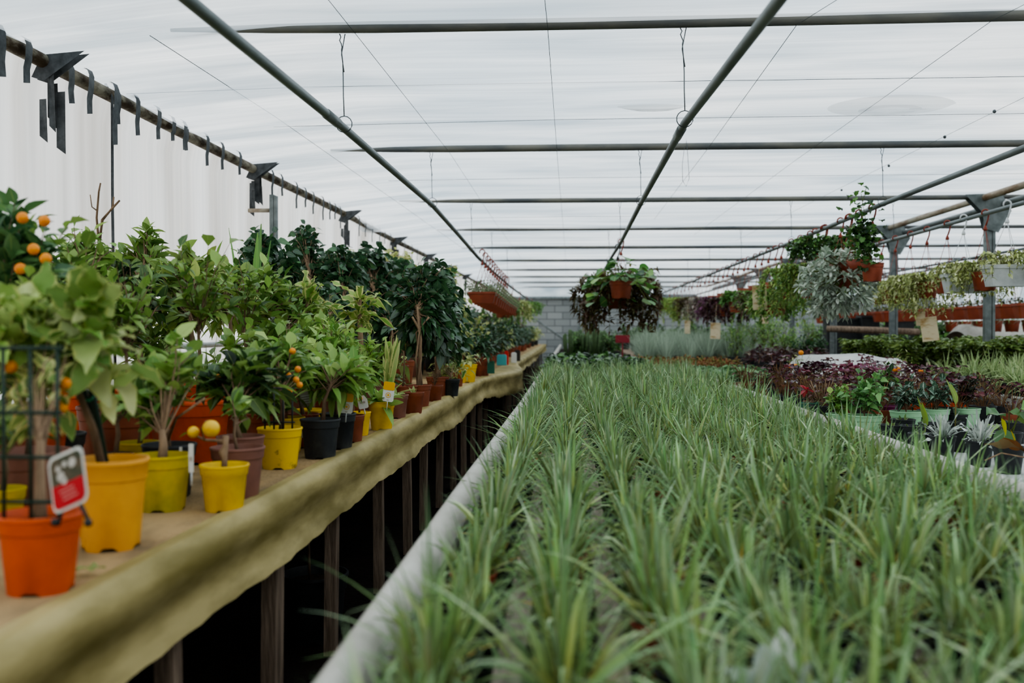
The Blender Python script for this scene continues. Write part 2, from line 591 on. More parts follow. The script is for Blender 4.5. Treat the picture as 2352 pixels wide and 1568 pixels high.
def bush(root, trunk, tr, crowns, lpt=7, L=0.08, W=0.035, droop=0.25, pal=citrusP, m=None, up=0.35, rows=4, barkm=None, prof='ovate', wave=0.0, hang=0.0, surf=0.5, fold=0.2, twr=0.3, start=0.35, stemname='stem', extra=None, rollsd=0.4):
    """trunk polyline, twigs reaching into ellipsoid crowns, leaves along the twigs"""
    m = m or LM
    g = Geo()
    trunk = [Vector(p) for p in trunk]
    nT = len(trunk)
    g.tube(trunk, [tr * (1 - 0.45 * i / max(1, nT - 1)) for i in range(nT)], 8)
    lv = Leaves()
    B = []; D = []; SC = []
    top = trunk[-1]
    for (c, r, nt) in crowns:
        c = np.array(c, float); r = np.array(r, float)
        dd = rnd_dirs(nt, 0.25)
        rad = RG.random(nt) ** surf
        T = c + dd * r * rad[:, None]
        for i in range(nt):
            tgt = T[i]
            s0 = top.lerp(trunk[-2] if nT > 1 else top, RG.random() * 0.5)
            s0 = np.array(s0)
            if np.linalg.norm(tgt - s0) > 0.35 and nt > 3:   # branch from a point inside the crown
                s0 = s0 * 0.45 + c * 0.55 + RG.normal(0, 0.15, 3) * r
                if i % 4 == 0:
                    g.tube([top, (Vector(s0) + top) / 2 + Vector((0, 0, 0.01)), s0], [tr * 0.5, tr * 0.4, tr * 0.3], 5)
            md = (s0 + tgt) / 2 + np.array([0, 0, 0.12]) * np.linalg.norm(tgt - s0) + RG.normal(0, 0.012, 3)
            if i % 2 == 0 or nt < 40:
                g.tube([s0, md, tgt], [tr * twr, tr * twr * 0.7, tr * twr * 0.35], 4, cap=False)
            k = max(2, int(RG.poisson(lpt)))
            tt = np.sort(RG.uniform(start, 1.0, k)); tt[-1] = 1.0
            P0 = ((1 - tt) ** 2)[:, None] * s0 + (2 * tt * (1 - tt))[:, None] * md + (tt ** 2)[:, None] * tgt
            td = nrm(tgt - md)
            ang = np.arange(k) * 2.4 + RG.uniform(0, 6.28)
            a = np.cross(td, [0.2, 0.3, 0.9]); a = nrm(a); b = np.cross(td, a)
            rd = a * np.cos(ang)[:, None] + b * np.sin(ang)[:, None]
            dl = td * (0.5 + 0.3 * tt)[:, None] + rd * 0.95 + np.array([0, 0, up - hang]) + RG.normal(0, 0.28, (k, 3))
            B.append(P0); D.append(dl); SC.append(np.exp(RG.normal(0, 0.2, k)))
    if B:
        B = np.concatenate(B); D = np.concatenate(D); SC = np.concatenate(SC)
        n = len(B)
        lv.add(B, D, L * SC, W * SC, droop * RG.uniform(0.5, 1.5, n), palette(pal, n), rows=rows, fold=fold, prof=prof, wave=wave, roll=RG.normal(0, rollsd, n))
        if extra:
            extra(lv)
        lv.build('foliage', m, root)
    g.build(stemname, barkm or M_bark, root)


def tuft_leaves(lv, n, L, W, spread, droop, cb, ct, r0=0.02, z0=0.0, rows=5, prof='blade', cx=0, cy=0, fold=0.2, lo=0.1, wave=0.0, jit=0.15):
    a = RG.uniform(0, 2 * PI, n)
    tilt = np.clip(np.abs(RG.normal(0, spread, n)) + lo * 0.2, 0, 1.45)
    D = np.stack([np.sin(tilt) * np.cos(a), np.sin(tilt) * np.sin(a), np.cos(tilt)], 1)
    rr = r0 * np.sqrt(RG.random(n))
    b = np.stack([cx + rr * np.cos(a), cy + rr * np.sin(a), np.full(n, z0)], 1)
    Ls = L * RG.uniform(0.55, 1.12, n)
    j = np.exp(RG.normal(0, jit, n))[:, None]
    cbn = palette(cb, n, 0.0) * j; ctn = palette(ct, n, 0.0) * j
    lv.add(b, D, Ls, W * RG.uniform(0.7, 1.2, n), droop * RG.uniform(0.2, 1.7, n), cbn, ctn, rows=rows, fold=fold, prof=prof, wave=wave)


def fruit(root, p, r, m, nm='fruit', sz=1.0):
    g = Geo().ball(p, r, 16, 10, 0, sz)
    g.build(nm, m, root)


def trail(root, R, z, n, length, L, W, pal, m=None, out=0.12, up=0.05, prof='ovate', per=0.03, twm=None, droop=0.3, spread=1.0):
    """strands that climb over the rim and hang"""
    lv = Leaves(); g = Geo(); B = []; D = []
    for i in range(n):
        a = RG.uniform(0, 2 * PI); ln = length * RG.uniform(0.4, 1.1); o = out * RG.uniform(0.3, 1.2) * spread
        ca, sa = math.cos(a), math.sin(a)
        r0 = R * RG.uniform(0.1, 0.9)
        pts = []
        K = 7
        for k in range(K):
            t = k / (K - 1)
            rr = r0 + (R - r0 + o) * min(1, t * 2.2) + 0.02 * math.sin(5 * t + i)
            zz = z + up * math.sin(min(1, t * 2.2) * PI * 0.75) - ln * max(0, t - 0.25) / 0.75
            pts.append((rr * ca + RG.normal(0, .008), rr * sa + RG.normal(0, .008), zz))
        g.tube(pts, 0.0022, 4, cap=False)
        q = np.array(pts)
        m_ = max(3, int((ln + o + 0.08) / per))
        tt = RG.uniform(0, K - 1.001, m_); ii = tt.astype(int); f = (tt - ii)[:, None]
        B.append(q[ii] * (1 - f) + q[ii + 1] * f)
        d = rnd_dirs(m_, 0.25); d[:, 0] += ca * 0.6; d[:, 1] += sa * 0.6
        D.append(d)
    B = np.concatenate(B); D = np.concatenate(D); k = len(B)
    lv.add(B, D, L * RG.uniform(.6, 1.2, k), W * RG.uniform(.6, 1.2, k), droop, palette(pal, k), rows=4, prof=prof)
    lv.build('foliage', m or LM, root)
    g.build('stem', twm or M_twig, root)


def lathe_hook(root, ztop, zpot, R, m, n=3, name='hook'):
    """S hook over the pipe (pipe axis along Y at local z=ztop) and wires down to the rim"""
    g = Geo()
    pts = []
    for k in range(9):
        a = PI * 1.15 - k * PI * 1.25 / 8
        pts.append((0.028 * math.cos(a), 0, ztop + 0.028 * math.sin(a)))
    pts += [(0.02, 0, ztop - 0.05), (0.004, 0, ztop - 0.1)]
    g.tube(pts, 0.0065, 6)
    g.lathe([(0.001, ztop - 0.14), (0.016, ztop - 0.14), (0.016, ztop - 0.125), (0.006, ztop - 0.10), (0.001, ztop - 0.095)], 8)
    hk_ = g.build('hook', m, root)
    w = Geo()
    for i in range(n):
        a = 2 * PI * i / n + 0.5
        w.tube([(0.004 * math.cos(a), 0.004 * math.sin(a), ztop - 0.13), (R * 0.97 * math.cos(a), R * 0.97 * math.sin(a), zpot)], 0.0022, 4)
    w.build('hanger', m, hk_)


# ================================================================== SETTING
XL, XR, Y0, Y1 = -2.42, 4.25, -5.0, 32.0
XRR = 11.5
ZP = CZ + 1.35      # cross pipes


def grid(name, nx, ny, fn, m, kind='structure', smooth=True, parent=None):
    V = []; Fc = []
    for j in range(ny + 1):
        for i in range(nx + 1):
            V.append(fn(i / nx, j / ny))
    for j in range(ny):
        for i in range(nx):
            a = j * (nx + 1) + i
            Fc.append((a, a + 1, a + nx + 2, a + nx + 1))
    g = Geo().add(V, Fc)
    o = g.build(name, m, parent, smooth)
    if kind:
        o['kind'] = kind
    return o


def smooth_noise(seed):
    r = np.random.default_rng(seed)
    k = [(r.uniform(-1, 1), r.uniform(-1, 1), r.uniform(0, 6.28), r.uniform(.5, 1)) for _ in range(9)]
    def f(x, y):
        return sum(a * math.sin(p * x + q * y + ph) for p, q, ph, a in k) / 4
    return f


n1, n2, n3 = smooth_noise(1), smooth_noise(2), smooth_noise(3)
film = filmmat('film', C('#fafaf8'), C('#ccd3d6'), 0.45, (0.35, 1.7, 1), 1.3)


def roof(u, v):
    x = XL - 0.05 + u * (XR - XL + 0.1); y = Y0 + v * (Y1 - Y0)
    ph = ((y - 4.41) / 3.0) % 1.0
    z = ZP + 0.03 + 0.012 * n1(x * 1.3, y * 1.1) + 0.03 * n2(x * 0.9, y * 0.7) * max(0, 1 - x / 3 if x > 0 else 1)
    z += 0.014 * n3(x * 1.2, y * 9) - 0.05 * math.sin(PI * ph) ** 2 * 0.6
    e = max(0, (-1.2 - x) / 1.2)
    z -= 0.115 * e ** 1.25 + 0.035 * e * n3(x * 2, y * 4)
    e2 = max(0, (x - 3.3) / 0.95)
    z += 0.03 * e2 * n1(x * 2, y * 3)
    return (x, y, z)


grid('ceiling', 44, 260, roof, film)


def roof2(u, v):
    x = XR + 0.1 + u * (XRR - XR); y = Y0 + v * (Y1 - Y0)
    return (x, y, ZP + 0.03 + 0.02 * n1(x * 1.3, y * 1.1) + 0.012 * n3(x, y * 9))


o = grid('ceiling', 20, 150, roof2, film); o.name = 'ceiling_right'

wallfilm = filmmat('fabric_wall', C('#e6e2dc'), C('#bdb5ab'), 0.1, (1, 1.1, 0.1), 1.5)  # second tone paints the shade of the hanging folds


def wl(u, v):
    y = Y0 + u * (Y1 - Y0); z = v * (CZ + 1.262)
    f = 1 - v * 0.7
    return (XL - 0.06 + 0.035 * n3(y * 3.1, z * 0.7) * f + 0.02 * n1(y * 7, z * 1.5) - (0.03 if v < 1 else 0), y, z)


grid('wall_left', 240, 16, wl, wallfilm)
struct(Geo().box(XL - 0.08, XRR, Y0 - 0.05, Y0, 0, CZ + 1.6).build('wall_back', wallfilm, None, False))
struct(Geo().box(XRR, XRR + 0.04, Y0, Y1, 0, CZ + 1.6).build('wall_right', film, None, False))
# block wall at the far end
mb, nt, N, Lk = _new('block_wall')
out = N.new('ShaderNodeOutputMaterial'); b = N.new('ShaderNodeBsdfPrincipled'); b.inputs['Roughness'].default_value = 0.9
br = N.new('ShaderNodeTexBrick'); tc = N.new('ShaderNodeTexCoord'); mp = N.new('ShaderNodeMapping')
mp.inputs['Rotation'].default_value = (PI / 2, 0, 0)
Lk.new(tc.outputs['Object'], mp.inputs[0]); Lk.new(mp.outputs[0], br.inputs['Vector'])
br.inputs['Scale'].default_value = 1.0; br.inputs['Brick Width'].default_value = 0.5; br.inputs['Row Height'].default_value = 0.22
br.inputs['Mortar Size'].default_value = 0.014
br.inputs['Color1'].default_value = (*C('#a8abaa'), 1); br.inputs['Color2'].default_value = (*C('#8f9392'), 1); br.inputs['Mortar'].default_value = (*C('#6e7272'), 1)
Lk.new(br.outputs[0], b.inputs['Base Color']); Lk.new(b.outputs[0], out.inputs[0])
struct(Geo().box(XL - 0.1, XRR, Y1, Y1 + 0.2, 0, CZ + 1.02).build('wall_far', mb, None, False))
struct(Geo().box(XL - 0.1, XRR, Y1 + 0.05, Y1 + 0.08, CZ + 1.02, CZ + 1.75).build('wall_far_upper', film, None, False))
# floor
M_floor = mat('dark_soil_floor', C('#1b1613'), C('#2c241e'), 0.95, 3, 0.6, spec=0.1, bscale=40)
struct(Geo().box(XL - 0.1, XRR, Y0, Y1, -0.1, 0).build('floor', M_floor, None, False))

struct(Geo().box(XL - .02, XL + .03, Y0, Y1, 0, ZT - .1).build('shade_board_left', M_floor, None, False))  # added unseen board, blocks wall light to darken the space under the bench
# cross pipes under the film
ORD = ['nearest', 'second', 'third', 'fourth', 'fifth', 'sixth', 'seventh', 'eighth', 'ninth', 'tenth']
for i in range(10):
    Y = 4.41 + 3 * i
    g = Geo()
    pts = [(x, Y, ZP + 0.006 * n2(x * 1.5, Y)) for x in np.linspace(XL + 0.62, XR, 14)]
    g.tube(pts, [0.008, 0.02] + [0.026] * 12, 10)
    o = g.build('roof_pipe', M_steel2)
    tag(o, ORD[i] + ' dark steel pipe crossing under the white roof film' if i else 'nearest dark steel pipe crossing under the white roof film at the top', 'pipe', 'roof cross pipes')
    if i < 9:
        g = Geo(); g.tube([(XR + 0.1, Y, ZP), (XRR, Y, ZP)], 0.024, 8)
        tag(g.build('roof_pipe', M_steel2), ORD[i] + ' roof pipe of the bay beyond the steel posts', 'pipe', 'roof pipes of the next bay')

# eave pipe along the left wall
g = Geo()
g.tube([(XL + 0.02 + 0.012 * n1(y, 2), y, CZ + 1.225 + 0.012 * n2(3, y * 1.3)) for y in np.linspace(Y0, Y1, 60)], 0.033, 12)
tag(g.build('eave_pipe', M_eave), 'long dirty mottled pipe along the top of the fabric side wall', 'pipe')
# brackets of the left eave + wrapped posts
for i in range(9):
    Y = 4.41 + 3 * i
    r = thing('eave_bracket', ORD[i] + ' dark bracket wrapped in torn film on the mottled eave pipe', 'bracket', (XL + 0.0, Y, 0), 0, 'wrapped brackets of the left eave')
    g = Geo()
    g.add([(-0.03, 0, CZ + 1.15), (0.03, -0.005, CZ + 1.13), (0.22, 0, CZ + 1.265), (0.02, 0, CZ + 1.25)], [(0, 1, 2, 3)])
    g.add([(-0.03, 0.05, CZ + 1.15), (0.03, 0.05, CZ + 1.13), (0.22, 0.05, CZ + 1.265), (0.02, 0.05, CZ + 1.25)], [(0, 1, 2, 3)])
    g.build('mount_plate', M_strap, r, False)
    g = Geo()
    rr = random.Random(i)
    for k in range(7):
        z0 = CZ + 1.17 - 0.02 * k; z1 = z0 - rr.uniform(0.1, 0.3); a = rr.uniform(-0.02, 0.05); b = rr.uniform(-0.03, 0.06)
        w = rr.uniform(0.02, 0.05)
        g.add([(a + .015, b, z0), (a + w + .015, b - 0.01, z0), (a + w * 0.6 + .02, b + 0.02, z1), (a + 0.01, b + 0.01, z1 + 0.03)], [(0, 1, 2, 3)])
    g.build('torn_film', M_strap, r, False)

# straps hanging from the eave pipe
strapY = [(3.98, .19, 0), (4.2, .17, 0), (4.55, .17, 0), (4.72, .19, .02), (4.99, .29, .02), (5.09, .16, -.02), (5.23, .19, .02), (5.52, .16, .02), (5.78, .12, 0), (5.9, .15, .02), (5.97, .14, 0), (6.3, .18, .01), (6.58, .16, .01), (6.94, .14, .01),
          (7.75, .18, 0), (7.95, .15, .01), (8.4, .2, .01), (8.72, .15, 0), (9.0, .18, 0), (9.3, .2, .01), (9.6, .16, 0), (9.8, .14, .01), (10.05, .2, 0), (10.9, .2, .01), (11.3, .17, 0), (11.7, .2, 0), (12.1, .18, .01), (12.5, .15, 0), (12.9, .2, 0), (14.0, .18, 0), (14.6, .2, .01), (15.2, .17, 0), (15.9, .2, 0), (17, .2, 0)]
for k, (Y, ln, dx) in enumerate(strapY):
    g = Geo()
    xx = XL + 0.06 + dx; zt = CZ + 1.23
    w = 0.055; lean = random.Random(k).uniform(-.02, .03)
    V = []
    for t, (px, pz) in enumerate([(0.012, 0.036), (0.03, 0.03), (0.042, 0.0), (0.04, -0.06), (0.032, -ln * .6), (0.034, -ln)]):
        V += [(xx - .02 + px, Y + lean * t / 5 - w / 2, zt + pz), (xx - .02 + px, Y + lean * t / 5 + w / 2, zt + pz + (0.012 if t == 5 else 0))]
        # fold in x so the strap faces the aisle
    g.add(V, [(2 * i, 2 * i + 1, 2 * i + 3, 2 * i + 2) for i in range(5)])
    o = g.build('hanging_strap', M_strap)
    tag(o, 'short grey strap end hanging from the mottled eave pipe', 'strap', 'grey straps on the eave pipe')
# cable down the wall
g = Geo(); g.tube([(XL + 0.02, 5.03, CZ + 1.27), (XL + 0.055, 5.03, CZ + 1.2), (XL + 0.05, 5.04, CZ + .6), (XL + 0.06, 5.05, ZT - .12)], 0.008, 6)
tag(g.build('cable', M_strap), 'dark grey cable hanging down the fabric side wall beside the longest strap', 'cable')
# steel stub with pipe by the wall
r = thing('wall_stanchion', 'galvanised upright with a short side pipe against the fabric side wall', 'post', (X(629, 7.3), 7.3, 0))
Geo().box(-0.03, 0.0, -0.005, 0.06, 0, Zv(441, 7.3)).box(0.004, 0.022, -0.005, 0.04, 0, Zv(444, 7.3)).build('upright', M_steel, r, False)
g = Geo(); g.tube([(-0.2, 0.03, Zv(477, 7.3)), (-0.02, 0.03, Zv(477, 7.3))], 0.016, 8); g.build('pipe', M_rust, r)
# rails low on the left wall
for k, (z, lab) in enumerate([(CZ - 0.1, 'upper pale rail low on the left wall behind the potted trees'), (CZ - 0.24, 'lower pale rail low on the left wall behind the potted trees')]):
    g = Geo(); g.tube([(XL + 0.04, Y0, z), (XL + 0.04, 28, z)], 0.02, 8)
    tag(g.build('wall_rail', M_whitepl), lab, 'rail')

# support wires along and across
g_w = [
    [(-2.3, 3.6, ZP - .06), (-1.2, 3.75, ZP + .0), (1, 3.8, ZP + .005), (4.2, 3.8, ZP + .005)],
    [(XL + .03, 5.25, CZ + 1.27), (-1.45, 5.4, ZP - .02), (0, 5.42, ZP - .012), (2, 5.42, ZP - .015), (4.2, 5.42, ZP - .012)],
    [(-1.9, 6.3, ZP - .05), (0, 6.35, ZP - .015), (2, 6.35, ZP - .015), (4.2, 6.35, ZP - .01)],
    [(-1.6, 8.7, ZP - .04), (0, 8.75, ZP - .02), (4.2, 8.75, ZP - .02)],
    [(-1.6, 11.7, ZP - .04), (0, 11.75, ZP - .02), (4.2, 11.75, ZP - .02)],
    [(-.12, 2, ZP - .03), (-.1, 4.4, ZP - .028), (-.1, 8, ZP - .03), (-.09, 14, ZP - .03), (-.09, 24, ZP - .03)],
    [(-.98, 3.4, ZP - .03), (-.96, 4.4, ZP - .028), (-.9, 7.4, ZP - .03), (-.92, 12, ZP - .035), (-.9, 22, ZP - .03)],
    [(-1.85, 4.3, ZP - .055), (-1.8, 6, ZP - .05), (-1.75, 10, ZP - .06), (-1.7, 16, ZP - .06)],
    [(1.35, 3, ZP - .03), (.98, 4.4, ZP - .028), (1.0, 7.4, ZP - .03), (1.0, 12, ZP - .03)],
    [(1.95, 3.6, ZP - .03), (1.8, 4.4, ZP - .028), (1.75, 8, ZP - .03), (1.72, 14, ZP - .03)],
    [(2.6, 4.6, ZP - .03), (2.55, 7, ZP - .03), (2.5, 10, ZP - .03), (2.45, 15, ZP - .03)],
    [(3.4, 5.4, ZP - .03), (3.35, 9, ZP - .03), (3.3, 15, ZP - .03)],
]
wl_ = ['thin wire nearest the camera across the roof film', 'thin wire from the eave pipe across the roof film before the second pipe', 'thin wire across the roof film just before the second pipe', 'thin wire across the film between second and third roof pipe',
       'thin wire across the film between third and fourth roof pipe', 'thin wire running lengthwise down the middle of the roof film', 'thin lengthwise wire above the left hanging pipe', 'thin lengthwise wire under the drooping film near the left eave',
       'thin lengthwise wire above the middle hanging pipe', 'thin lengthwise wire right of the middle hanging pipe', 'thin lengthwise wire with dark clips, above the hook-lined pipe', 'thin lengthwise wire nearest the steel posts']
for k, p in enumerate(g_w):
    g = Geo(); g.tube(p, 0.0016, 4)
    if k == 10:
        for y in (5.2, 6.2, 7.0, 8.2, 9.6):
            g.ball((2.56, y, ZP - .03), 0.012, 6, 4)
    tag(g.build('support_wire', M_wire), wl_[k], 'wire', 'thin wires under the roof film')

# rain water pooled on the film
pm, nt, N, Lk = _new('puddle')
out = N.new('ShaderNodeOutputMaterial'); a_ = N.new('ShaderNodeBsdfTranslucent'); b_ = N.new('ShaderNodeBsdfTransparent'); c_ = N.new('ShaderNodeBsdfGlossy'); m_ = N.new('ShaderNodeMixShader'); m2_ = N.new('ShaderNodeMixShader')
a_.inputs[0].default_value = (.62, .63, .61, 1); b_.inputs[0].default_value = (.9, .9, .9, 1); c_.inputs['Roughness'].default_value = .15
m_.inputs[0].default_value = .75; m2_.inputs[0].default_value = .08
Lk.new(a_.outputs[0], m_.inputs[1]); Lk.new(b_.outputs[0], m_.inputs[2]); Lk.new(m_.outputs[0], m2_.inputs[1]); Lk.new(c_.outputs[0], m2_.inputs[2]); Lk.new(m2_.outputs[0], out.inputs[0])
for (u, v, rx, ry, lab) in ((2040, 238, .36, .28, 'greyish pool of rain water lying on the roof film at right'), (1500, 232, .2, .06, 'small smear of rain water on the roof film left of the middle pipe')):
    Yp = 1.35 * F / (757 - v); xp = X(u, Yp)
    g = Geo(); n = 36
    V = [(0, 0, -.03)] + [(rx * math.cos(2 * PI * k / n) * f * (1 + .12 * n1(k * .7, u)), ry * math.sin(2 * PI * k / n) * f, -.03 + .03 * f * f) for f in (.5, .8, 1) for k in range(n)]
    Fc = [(0, 1 + k, 1 + (k + 1) % n) for k in range(n)]
    for q in range(2):
        Fc += [(1 + q * n + k, 1 + q * n + (k + 1) % n, 1 + (q + 1) * n + (k + 1) % n, 1 + (q + 1) * n + k) for k in range(n)]
    g.add(V, Fc); o = g.build('rain_puddle', pm); o.location = (xp, Yp, ZP - .045); tag(o, lab, 'puddle')
# hanging pipes A..E
pipes = {
    'A': ([(-1.0, 1.0, CZ + .84), (-1.0, 3, CZ + .87), (-1.01, 4.41, CZ + .90), (-1.03, 7.4, CZ + .93), (-1.03, 9, CZ + .88), (-1.03, 11, CZ + .81), (-1.05, 13.4, CZ + .79), (-1.03, 17, CZ + .74), (-1.02, 21, CZ + .73), (-1.02, 30, CZ + .8)], 'grey pipe hung on wires above the tarp-edged bench'),
    'B': ([(.62, 1.0, CZ + .84), (.545, 2.6, CZ + .86), (.50, 4.41, CZ + .905), (.52, 7.4, CZ + .935), (.52, 10.3, CZ + .9), (.52, 13, CZ + .92), (.52, 30, CZ + .93)], 'grey pipe hung on wires above the grass bench'),
    'C': ([(2.27, 3, CZ + .9), (2.27, 5.2, CZ + .91), (2.27, 7.4, CZ + .915), (2.27, 10, CZ + .9), (2.27, 14, CZ + .9), (2.27, 20, CZ + .9), (2.27, 30, CZ + .91)], 'grey pipe above the cloth-covered bench carrying many red-brown hooks'),
    'D': ([(3.3, 3, CZ + .93), (3.3, 7.4, CZ + .925), (3.3, 12, CZ + .92), (3.3, 30, CZ + .92)], 'grey pipe beside the steel posts carrying variegated baskets'),
    'E': ([(5.2, 5, CZ + .93), (5.2, 30, CZ + .93)], 'grey pipe in the bay beyond the steel posts'),
}
pipe_obj = {}
for k, (pts, lab) in pipes.items():
    g = Geo(); g.tube(pts, 0.0185 if k != 'E' else 0.016, 10)
    if k in 'AB':
        for y in ([4.1] if k == 'A' else [4.75]):
            i = min(range(len(pts)), key=lambda q: abs(pts[q][1] - y))
            a = np.array(pts[i]); bb = np.array(pts[i - 1] if k == 'A' else pts[i + 1]); d = (bb - a) / np.linalg.norm(bb - a)
            g.tube([a + d * 0.12, a + d * 0.34], 0.0215, 10)
    pipe_obj[k] = tag(g.build('hanging_pipe', M_steel), lab, 'pipe')


def pipe_z(k, y):
    p = pipes[k][0]
    return float(np.interp(y, [q[1] for q in p], [q[2] for q in p])), float(np.interp(y, [q[1] for q in p], [q[0] for q in p]))


for k, ys in (('A', [4.41, 7.4, 10.4, 13.4, 16.4]), ('B', [4.41, 7.4, 10.4, 13.4]), ('C', [4.41, 7.4, 10.4, 13.4, 16.4, 19.4]), ('D', [7.4, 10.4, 13.4])):
    for i, y in enumerate(ys):
        zp, xp = pipe_z(k, y)
        g = Geo()
        pts = [(xp - .02, y, ZP - .03)]
        for q in range(10):
            t = q / 9
            pts.append((xp - .02 + .02 * t + .006 * math.sin(q * 2.1) * (1 - t), y + .004 * math.cos(q * 2.1), ZP - .03 - (ZP - .03 - zp - .05) * t * (0.35 if q < 6 else 0.35 + 0.65 * (q - 5) / 4) / 1.0 if q >= 0 else 0))
        pts[-1] = (xp, y, zp + .055)
        g.tube(pts, 0.0026, 5)
        g.tube([(xp + 0.005, y, ZP - .03), (xp - .012, y + .003, ZP - .12), (xp + .0, y, ZP - .2)], 0.0024, 5)
        g.tube([(xp + .036 * math.sin(a), y, zp + .018 + .036 * math.cos(a)) for a in np.linspace(0, 2 * PI, 15)], 0.0024, 5, cap=False)
        names = {'A': 'left', 'B': 'middle', 'C': 'right', 'D': 'far right'}
        tag(g.build('hanger_wire', M_wire), 'twisted wire from the %s roof pipe holding the %s hanging pipe' % (ORD[int(round((y - 4.41) / 3))], names[k]), 'wire', 'twisted hanger wires')
# slack loop of string by the middle pipe
g = Geo()
g.tube([P(1572, 338, 7.38), P(1567, 380, 7.38), P(1568, 415, 7.38), P(1576, 428, 7.38), P(1583, 410, 7.38), P(1580, 360, 7.38), P(1576, 318, 7.38)], 0.002, 4)
tag(g.build('hanging_string', M_wire), 'slack loop of thin string hanging from the second roof pipe', 'string')

# steel posts of the right row, gutter pipes
for i, Y in enumerate([10.4, 13.4, 16.4, 19.4, 22.4, 25.4]):
    r = thing('steel_post', ['nearest of the grey steel posts in the row on the right', 'second grey steel post in the row on the right', 'third grey steel post in the right row, below the silver hanging plant', 'fourth grey steel post of the right row, small and far', 'fifth grey steel post of the right row, small and far', 'sixth grey steel post of the right row, farthest'][i], 'post', (XR, Y, 0), 0, 'grey steel posts')
    g = Geo(); w = 0.048
    g.box(-w, w * .35, -.03, .03, 0, CZ + 1.3).box(w * .45, w, -.04, .04, 0, CZ + 1.3).box(w * .3, w * .5, -.02, .02, 0, CZ + 1.3)
    g.build('pole', M_steel, r, False)
    g = Geo()
    for yy in (-.05, .05):
        g.add([(-.26, yy, CZ + 1.37), (.1, yy, CZ + 1.38), (.2, yy, CZ + 1.2), (.07, yy, CZ + .98), (-.05, yy, CZ + 1.02), (-.1, yy, CZ + 1.2)], [(0, 1, 2, 3, 4, 5)])
    g.build('bracket', M_steel, r, False)
    g = Geo(); g.lathe([(.06, 0), (.06, .12), (.045, .12)], 4); g.build('foot', M_blackpl, r, False)
for k, (dx, z, lab) in enumerate([(-.06, 1.335, 'upper tan rusty gutter pipe over the steel posts'), (.13, 1.27, 'lower grey gutter pipe over the steel posts')]):
    g = Geo(); g.tube([(XR + dx, 3, CZ + z), (XR + dx, 12, CZ + z + .005), (XR + dx, 31, CZ + z)], 0.036, 10)
    tag(g.build('gutter_pipe', M_rust if k == 0 else M_steel), lab, 'pipe')
# pipes at the far wall
g = Geo(); g.tube([(XL, 31.8, CZ + 1.0), (XR, 31.8, CZ + 1.0)], 0.06, 10); tag(g.build('wall_pipe', M_steel), 'thick blue-grey pipe across the top of the far block wall', 'pipe')
g = Geo(); g.tube([(X(1330, 31.6), 31.6, 0), (X(1330, 31.6), 31.6, CZ + .95)], 0.05, 8); tag(g.build('wall_pole', M_steel), 'upright steel pole in front of the far block wall', 'pole')
g = Geo(); g.tube([P(1232, 735, 31), P(1275, 765, 31), P(1400, 852, 30.6)], 0.03, 6); tag(g.build('brace_pipe', M_steel), 'slanting brace against the far block wall', 'pipe')
g = Geo(); g.tube([(X(1507, 24), 24, 0), (X(1507, 24), 24, CZ + .72), (X(1515, 24), 24, CZ + .78), (X(1600, 24), 24, CZ + .78)], 0.07, 10)
tag(g.build('bent_pipe', M_steel), 'bent grey pipe at the far end behind the hanging baskets', 'pipe')

# ================================================================== LEFT BENCH
M_top = mat('bench_top', C('#b0946c'), C('#77674f'), 0.9, 6, 0.25, spec=0.15, stretch=(1.4, 0.6, 1), lo=0.42, hi=0.75, bscale=60)
M_tarp = mat('tarp', C('#bfae7a'), C('#857845'), 0.55, 5, 0.3, spec=0.2, stretch=(1, 0.35, 1.6), lo=0.36, hi=0.66, trans=0.12, bscale=9)
XB = -0.822
bench = thing('plant_bench', 'long wooden bench along the left wall under the potted citrus trees', 'bench', (0, 0, 0))
Geo().box(-2.3, XB, -1, 31, ZT - .025, ZT).build('bench_top', M_top, bench, False)
Geo().box(XB - .03, XB + .01, -1, 31, ZT - .12, ZT - .027).box(-2.25, -2.2, -1, 31, ZT - .12, ZT - .027).build('side_rail', M_wood, bench, False)
post_y = [.55, 1.3, 2.08, 2.85, 3.6, 4.47, 5.25, 5.9, 6.65, 7.4, 8.1, 8.9, 9.6, 10.3, 11.1, 11.9, 12.7, 13.5, 14.5, 15.5, 16.5, 17.5, 18.5, 20, 21.5, 23, 24.5, 26, 28, 30]
for k, y in enumerate(post_y):
    w = .05 if k != 3 else .085
    lean = random.Random(k).uniform(-.015, .015)
    g = Geo(); x0, x1 = XB - .075, XB - .032
    g.add([(x0 + lean, y, 0), (x1 + lean, y, 0), (x1 + lean, y + w, 0), (x0 + lean, y + w, 0), (x0, y, ZT - .026), (x1, y, ZT - .026), (x1, y + w, ZT - .026), (x0, y + w, ZT - .026)],
          [(0, 3, 2, 1), (4, 5, 6, 7), (0, 1, 5, 4), (1, 2, 6, 5), (2, 3, 7, 6), (3, 0, 4, 7)])
    g.build('leg', M_wood, bench, False)
for y in (1.2, 3.4, 5.6, 8, 10.5, 13, 16):
    Geo().box(-2.22, -2.17, y, y + .05, 0, ZT - .026).build('leg', M_wood, bench, False)


